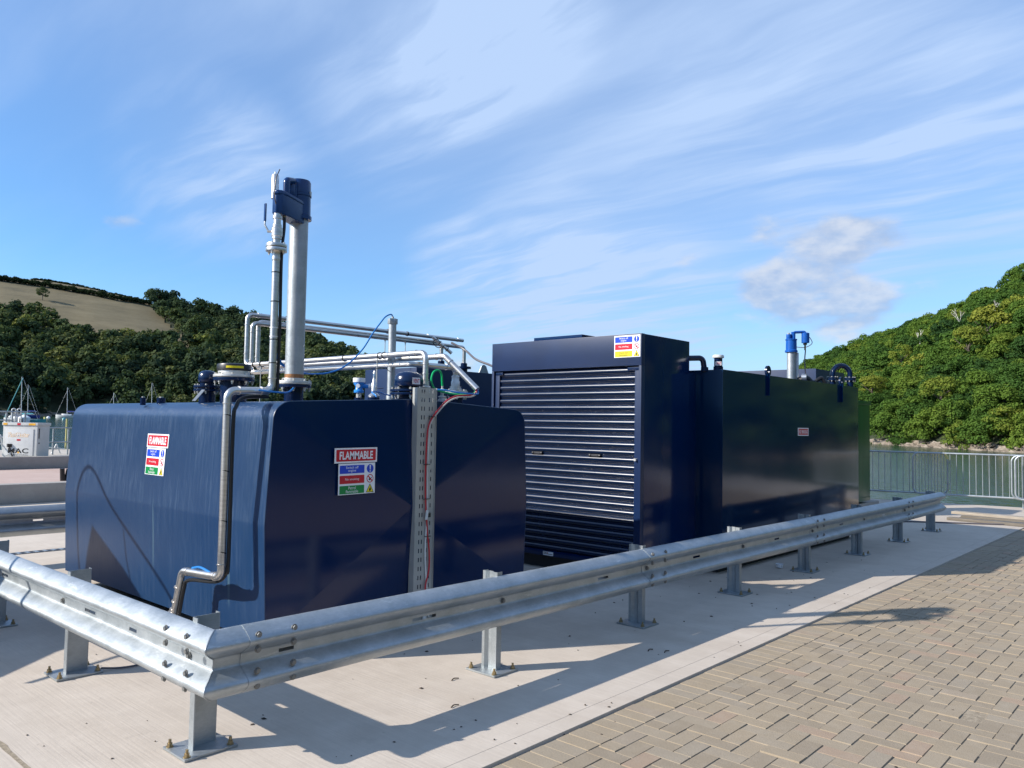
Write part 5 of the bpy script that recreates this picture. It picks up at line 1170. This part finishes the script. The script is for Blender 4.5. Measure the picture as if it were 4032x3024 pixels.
def scatter(a0, a1, shore, ridge, spacing, tmax, skip=None, tmin=.012):
    out = []; d = 0
    t = tmin
    while t < tmax:
        dm = shore((a0 + a1) / 2); L = (ridge((a0 + a1) / 2)[0] - dm); 
        a = a0 + rng.uniform(0, 1)
        while a < a1:
            tt = t + rng.uniform(-.4, .4) * spacing / max(L, 40); aa = a; dist = shore(aa) + (ridge(aa)[0] - shore(aa)) * max(tt, .004)
            if not (skip and skip(aa, tt)): out.append((aa, max(tt, .004), dist))
            a += math.degrees(spacing * rng.uniform(.75, 1.25) / dist)
        t += spacing * .82 / max(L, 40)
    return out
# left wood
tr = []
for a, t, d in scatter(46, 84, shoreL, ridgeL, 7.4, 1.02, lambda a, t: in_field(a2px(a), t + .015) or (a2px(a) < 300 and t > .5)):
    x, y, z = hill_pt(a, t, shoreL, ridgeL); r = rng.uniform(3.4, 6.4); h = r * rng.uniform(1.6, 2.3)
    cl_ = mnoise.noise(Vector((x * .016, y * .016, 4))) * .35
    tr.append((x, y, z - .8, r, h, float(np.clip(tint_rand(.05) + cl_, 0, .95))))
o = foliage_mesh('left_woodland', tr, pF, 'leaf_left'); tag(o, 'dense shaded woodland covering the left hillside down to the river', 'woodland', kind='stuff')
# far left, out of frame, coarse
tr = []
for a, t, d in scatter(84, 172, shoreL, ridgeL, 17, 1.02):
    x, y, z = hill_pt(a, t, shoreL, ridgeL); r = rng.uniform(8, 12); tr.append((x, y, z - 1, r, r * 1.3, tint_rand()))
# right wood
trn, trm = [], []
for a, t, d in scatter(5.5, 26, shoreR, ridgeR, 5.0, 1.03):
    x, y, z = hill_pt(a, t, shoreR, ridgeR); r = rng.uniform(2.3, 4.7); h = r * rng.uniform(1.35, 2.0)
    cl_ = mnoise.noise(Vector((x * .03, y * .03, 9))) * .32; tt = float(np.clip(tint_rand(.05) + cl_ + .05, 0, .93))
    (trn if d < 185 and a < 19.5 else trm).append((x, y, z - 1.0 - (1.0 if t < .03 else 0), r, h, tt))
a = 5.2
while a < 20.5:
    for t in (.004, .03):
        x, y, z = hill_pt(a + rng.uniform(-.5, .5), t, shoreR, ridgeR); r = rng.uniform(3.0, 4.6); trn.append((x, y, z - 2.6, r, r * rng.uniform(1.8, 2.3), float(rng.uniform(.15, .8))))
    a += math.degrees(4.2 / shoreR(a))
o1 = foliage_mesh('right_woodland', trn, pN, 'leaf_right'); tag(o1, 'sunlit green woodland rising from the river bank on the right', 'woodland', kind='stuff')
o2 = foliage_mesh('upper_woodland', trm, pM, 'leaf_right'); tag(o2, 'farther woodland along the upper slope and ridge of the right hill', 'woodland', kind='stuff')
tr3 = []
for a, t, d in scatter(25, 57, shoreF, ridgeF, 15, 1.02):
    x, y, z = hill_pt(a, t, shoreF, ridgeF); r = rng.uniform(7, 10); tr3.append((x, y, z - 1, r, r * 1.2, tint_rand()))
tr2 = []
for a, t, d in scatter(-186, 5.5, shoreR, ridgeR, 11, 1.02):
    x, y, z = hill_pt(a, t, shoreR, ridgeR); r = rng.uniform(5.5, 8.5); tr2.append((x, y, z - 1, r, r * 1.5, tint_rand()))
o3 = foliage_mesh('valley_woodland', tr + tr2 + tr3, pX, 'leaf_right'); tag(o3, 'woodland on the valley sides around the quay', 'woodland', kind='stuff')

def tree(name, x, y, z, r, h, tint, mat, protos, label, group, trunk=.35, cat='tree'):
    t = thing(name, (x, y, z), label, cat, group)
    zc_ = h * trunk
    cr = foliage_mesh('crown', [(x, y, z + zc_ * .6 - h * .16, r, h * 1.16 - zc_ * .6, tint)], protos, mat, at=(x, y, z)); cr.parent = t; cr.location = (0, 0, 0)
    mb = MB(); mb.cyl((x, y, z - .6), (x + r * .05, y, z + h * .5), r * .07, 8, r * .035)
    for k in range(4):
        a = k * 1.6 + .4; mb.cyl((x, y, z + h * (.3 + .05 * k)), (x + r * .6 * math.cos(a), y + r * .6 * math.sin(a), z + h * (.6 + .04 * k)), r * .03, 6, r * .012)
    mb.build('trunk', 'bark', t)
    return t
for i, (px_, t_, r, h, lab) in enumerate(((330, .97, 6.6, 11.0, 'leftmost big tree on the left skyline, standing at the corner of the dry field'), (352, .84, 4.6, 7.5, 'small round tree just below the skyline trees at the field edge'), (374, .97, 6.0, 9.6, 'second big round tree on the left skyline'), (408, .90, 6.6, 9.5, 'broad tree bulging below the left skyline right of the field'), (446, .99, 7.0, 10.5, 'third and broadest dome shaped tree on the left skyline'), (492, 1.0, 5.6, 8.5, 'low tree on the left skyline behind the pipe drops'), (536, 1.0, 5.4, 8.0, 'rightmost single tree on the left skyline, left of the thin pipe'))):
    a = AX - math.degrees(math.atan((px_ - 1106) / 1720)); x, y, z = hill_pt(a, t_, shoreL, ridgeL); tree('skyline_tree', x, y, z - .5, r, h, .15 + .07 * (i % 3), 'leaf_left', pM, lab, 'trees along the left skyline', .25)
a = AX - math.degrees(math.atan((82 - 1106) / 1720)); x, y, z = hill_pt(a, .73, shoreL, ridgeL); tree('field_tree', x, y, z, 3.3, 7.0, .55, 'leaf_left', pM, 'lone small tree standing in the dry hillside field', None, .22)
for i, (px_, t_, r, h, lab) in enumerate(((128, .10, 5.0, 8.2, 'yellow green tree low on the left bank near the white masts'), (262, .16, 4.4, 8.5, 'tall yellowish tree in the lower middle of the left wood'), (355, .20, 5.2, 8.0, 'yellow green tree in the left wood, left of the black lid'))):
    a = AX - math.degrees(math.atan((px_ - 1106) / 1720)); x, y, z = hill_pt(a, t_, shoreL, ridgeL); tree('yellowing_tree', x, y, z + 1.5, r, h, .90, 'leaf_left', pM, lab, 'yellowing trees in the left wood')
for i, (px_, t_, r, h, tint, lab) in enumerate(((2140, .42, 4.8, 9, .98, 'golden topped tree high on the right hill near the picture edge'), (2095, .30, 4.2, 9, .88, 'bright lime green tall tree below the golden one on the right hill'), (1950, .33, 3.6, 7, .86, 'yellow green tree in the middle of the right hillside'), (1885, .12, 3.4, 6, .93, 'pale yellow bush tree at the left foot of the right hill'), (2035, .05, 3.8, 6.5, .85, 'lime green tree leaning over the bank above the fence hoop'))):
    a = AX - math.degrees(math.atan((px_ - 1106) / 1720)); x, y, z = hill_pt(a, t_, shoreR, ridgeR); tree('yellowing_tree', x, y, z + 1.6, r, h, tint, 'leaf_right', pN if t_ < .35 else pM, lab, 'yellowing trees on the right hill')
# bleached dead trees on the right hill
def dead_tree(px_, t_, h, label, sd):
    g = random.Random(sd); a = AX - math.degrees(math.atan((px_ - 1106) / 1720)); x, y, z = hill_pt(a, t_, shoreR, ridgeR); z += 4.9
    mb = MB()
    def br(p, d, L, r, k):
        q = p + d * L; mb.cyl(p, q, r, 6, r * .6)
        if k:
            for _ in range(2 + (k > 1)):
                nd = (d + Vector((g.uniform(-.6, .6), g.uniform(-.6, .6), g.uniform(.0, .7)))).normalized(); br(q, nd, L * g.uniform(.5, .8), r * .6, k - 1)
    br(Vector((x, y, z - 1.5)), Vector((g.uniform(-.2, .2), g.uniform(-.2, .2), 1)).normalized(), h * .40, .15, 3)
    tag(mb.build('dead_tree', 'deadwood', at=(x, y, z - 1.5)), label, 'tree', 'bleached dead trees on the right hill')
dead_tree(1990, .50, 5, 'leftmost bleached dead tree part way up the right hill', 3); dead_tree(2078, .58, 6, 'middle bleached dead tree with forked white branches below the right ridge', 5); dead_tree(2160, .56, 5, 'rightmost bleached dead tree, nearest the right edge of the picture', 8)
# hedges along the field
def hedge(name, px0, px1, t0, t1, label, r=2.2, h=3.6):
    tr = []; n = int((px1 - px0) / 4.2)
    for i in range(n + 1):
        px_ = px0 + (px1 - px0) * i / n; a = AX - math.degrees(math.atan((px_ - 1106) / 1720)); x, y, z = hill_pt(a, t0 + (t1 - t0) * i / n, shoreL, ridgeL)
        tr.append((x + rng.uniform(-.4, .4), y + rng.uniform(-.4, .4), z - .3, r * rng.uniform(.85, 1.2), h * rng.uniform(.8, 1.15), rng.uniform(.1, .7)))
    at = (tr[0][0], tr[0][1], tr[0][2]); o = foliage_mesh(name, tr, pF, 'hedge', at=at); tag(o, label, 'hedge', 'dark hedges on the left hill')
hedge('hedge', -60, 236, .925, .90, 'long dark hedge along the top of the dry field, from the left edge')
hedge('hedge', 244, 312, .905, .94, 'short dark hedge between the gap and the skyline trees')
hedge('hedge', 60, 300, 1.02, 1.02, 'thin far hedge right on the left hill skyline', 1.7, 2.4)

# ------------------------------------------------------------------ boats and buoys
def hull(mb, c, L, B, H, yaw, z):
    cs, sn = math.cos(yaw), math.sin(yaw); rings = []
    for u in (-.5, -.42, -.2, .1, .3, .42, .5):
        wv_ = {-.5: .55, -.42: .72, -.2: .95, .1: 1, .3: .8, .42: .45, .5: .03}[u]; sh_ = 1 + max(0, u) * .5
        ring = []
        for v_, zz_ in ((-1, 1), (-.9, .45), (-.45, .02), (.45, .02), (.9, .45), (1, 1)):
            lx, ly = u * L, v_ * wv_ * B / 2; ring.append((c[0] + lx * cs - ly * sn, c[1] + lx * sn + ly * cs, z + H * zz_ * sh_))
        rings.append(ring)
    mb.ring_sweep(rings); return mb
def sailboat(x, y, L, mast, yaw, hullmat, cover, label, sail=False):
    z = wz(x, y) - .15; t = thing('sailing_boat', (x, y, z), label, 'boat', 'moored sailing boats')
    hull(MB(), (x, y), L, L * .3, .95, yaw, z).build('hull', hullmat, t)
    d = Vector((math.cos(yaw), math.sin(yaw), 0)); p = Vector((x, y, z))
    hull(MB(), (x + d.x * L * .03, y + d.y * L * .03), L * .42, L * .17, .42, yaw, z + .95).build('cabin', 'white', t)
    MB().cyl(p + Vector((0, 0, 1)), p + Vector((0, 0, mast)) + d * .25, .10, 8, .07).build('mast', 'offwhite', t)
    MB().cyl(p + Vector((0, 0, 1.9)), p + Vector((0, 0, 2.0)) - d * L * .38, .07, 8).build('boom', 'offwhite', t)
    MB().cyl(p + Vector((0, 0, 2.05)), p + Vector((0, 0, 2.1)) - d * L * .34, .22, 8, .12).build('sail_cover', cover, t)
    MB().cyl(p + Vector((0, 0, mast * .6)) - Vector((d.y, -d.x, 0)) * .5, p + Vector((0, 0, mast * .6)) + Vector((d.y, -d.x, 0)) * .5, .03, 6).build('spreader', 'offwhite', t)
    MB().cyl(p + Vector((0, 0, mast - .3)), p + d * L * .48 + Vector((0, 0, 1.2)), .09 if sail else .025, 6).build('forestay', 'teal' if sail else 'offwhite', t)
    MB().cyl(p + Vector((0, 0, mast - .2)), p - d * L * .48 + Vector((0, 0, 1.0)), .02, 6).build('backstay', 'offwhite', t)
yl = math.atan2(-rt.y, -rt.x)
sailboat(56.2, 193.2, 7.6, 10.2, yl, 'offwhite', 'teal', 'white sailing boat with tall mast and rolled teal sail at the far left', True)
sailboat(73.8, 247.4, 6.2, 9.5, yl + .12, 'boatblue', 'boatblue', 'dark blue sailing boat with blue cover, second from the left')
sailboat(83.0, 244.4, 6.4, 9.0, yl + .05, 'offwhite', 'boatblue', 'white sailing boat with blue sail cover just left of the near tank')
sailboat(94.2, 240.3, 6.4, 7.8, yl - .1, 'offwhite', 'offwhite', 'sailing boat showing only its short mast top over the left end of the near tank')
sailboat(103.6, 236.4, 7.0, 11.0, yl, 'offwhite', 'offwhite', 'sailing boat whose mast top shows beside the small tank plugs')
x, y = 54.6, 180.2; z = wz(x, y)
t = thing('dinghy', (x, y, z), 'small open teal dinghy moored beside the white lettered buoy', 'boat')
hull(MB(), (x + .6, y - .5), 3.6, 1.5, .95, yl + math.pi, z - .1).build('hull', 'teal', t); MB().cyl((x + 1.9, y - 1.0, z + .7), (x + 1.9, y - 1.0, z + 1.5), .28, 10).build('outboard', 'yellowpaint', t)
x, y = 53.0, 180.4; z = wz(x, y)
t = thing('mooring_buoy', (x, y, z), 'large white drum shaped buoy with cone top and black letter N', 'buoy'); MB().cyl((x, y, z - .3), (x, y, z + 1.35), 1.1, 20).build('drum', 'white', t); MB().cyl((x, y, z + 1.35), (x, y, z + 1.95), 1.1, 20, .15).build('cone', 'white', t)
f3 = Vector((CAM.x - x, CAM.y - y, 0)).normalized(); f3 = (f3 + Vector((-rt.x, -rt.y, 0)) * .5).normalized(); u3 = Vector((-f3.y, f3.x, 0)); lettering('N', Vector((x, y, z)) + f3 * 1.13, u3, (0, 0, 1), f3, (-.36, .25, .36, 1.15), 'ink', t, .04)
for x, y, m, lab, r in ((79.2, 247.7, 'white', 'small white mooring buoy between the blue and the white boat', .55), (76.8, 228.4, 'teal', 'small blue mooring buoy left of the near tank', .5), (72.9, 259, 'white', 'small white mooring buoy at the far left behind the railing', .55)):
    z = wz(x, y); b_ = MB().lathe((x, y, z), [(.05, -r), (r * .8, -r * .5), (r, 0), (r * .8, r * .55), (r * .3, r * .9), (.02, r)], 14).build('buoy', m, at=(x, y, z)); tag(b_, lab, 'buoy', 'small mooring buoys')
x, y = 28.95, 86.5; z = wz(x, y); b_ = MB().cyl((x, y, z - 1.5), (x, y, z + 2.9), .10, 10).build('yellow_pile', 'yellowpaint', at=(x, y, z)); tag(b_, 'slim yellow pile standing in the river left of the near tank', 'pile')
t = thing('pontoon', (17, 62, wz(17, 62)), 'dark floating pontoon below the left railings', 'pontoon')
z = wz(17, 62); MB().box(-2, 60.5, z - .4, 26, 63, z + .45).build('deck', 'dark', t, bevel=.02)
for x in (17.5, 11.2): hull(MB(), (x, 59.3), 3.4, 1.6, .8, 0.05, wz(x, 59) - .1).build('moored_tender', 'offwhite', t)
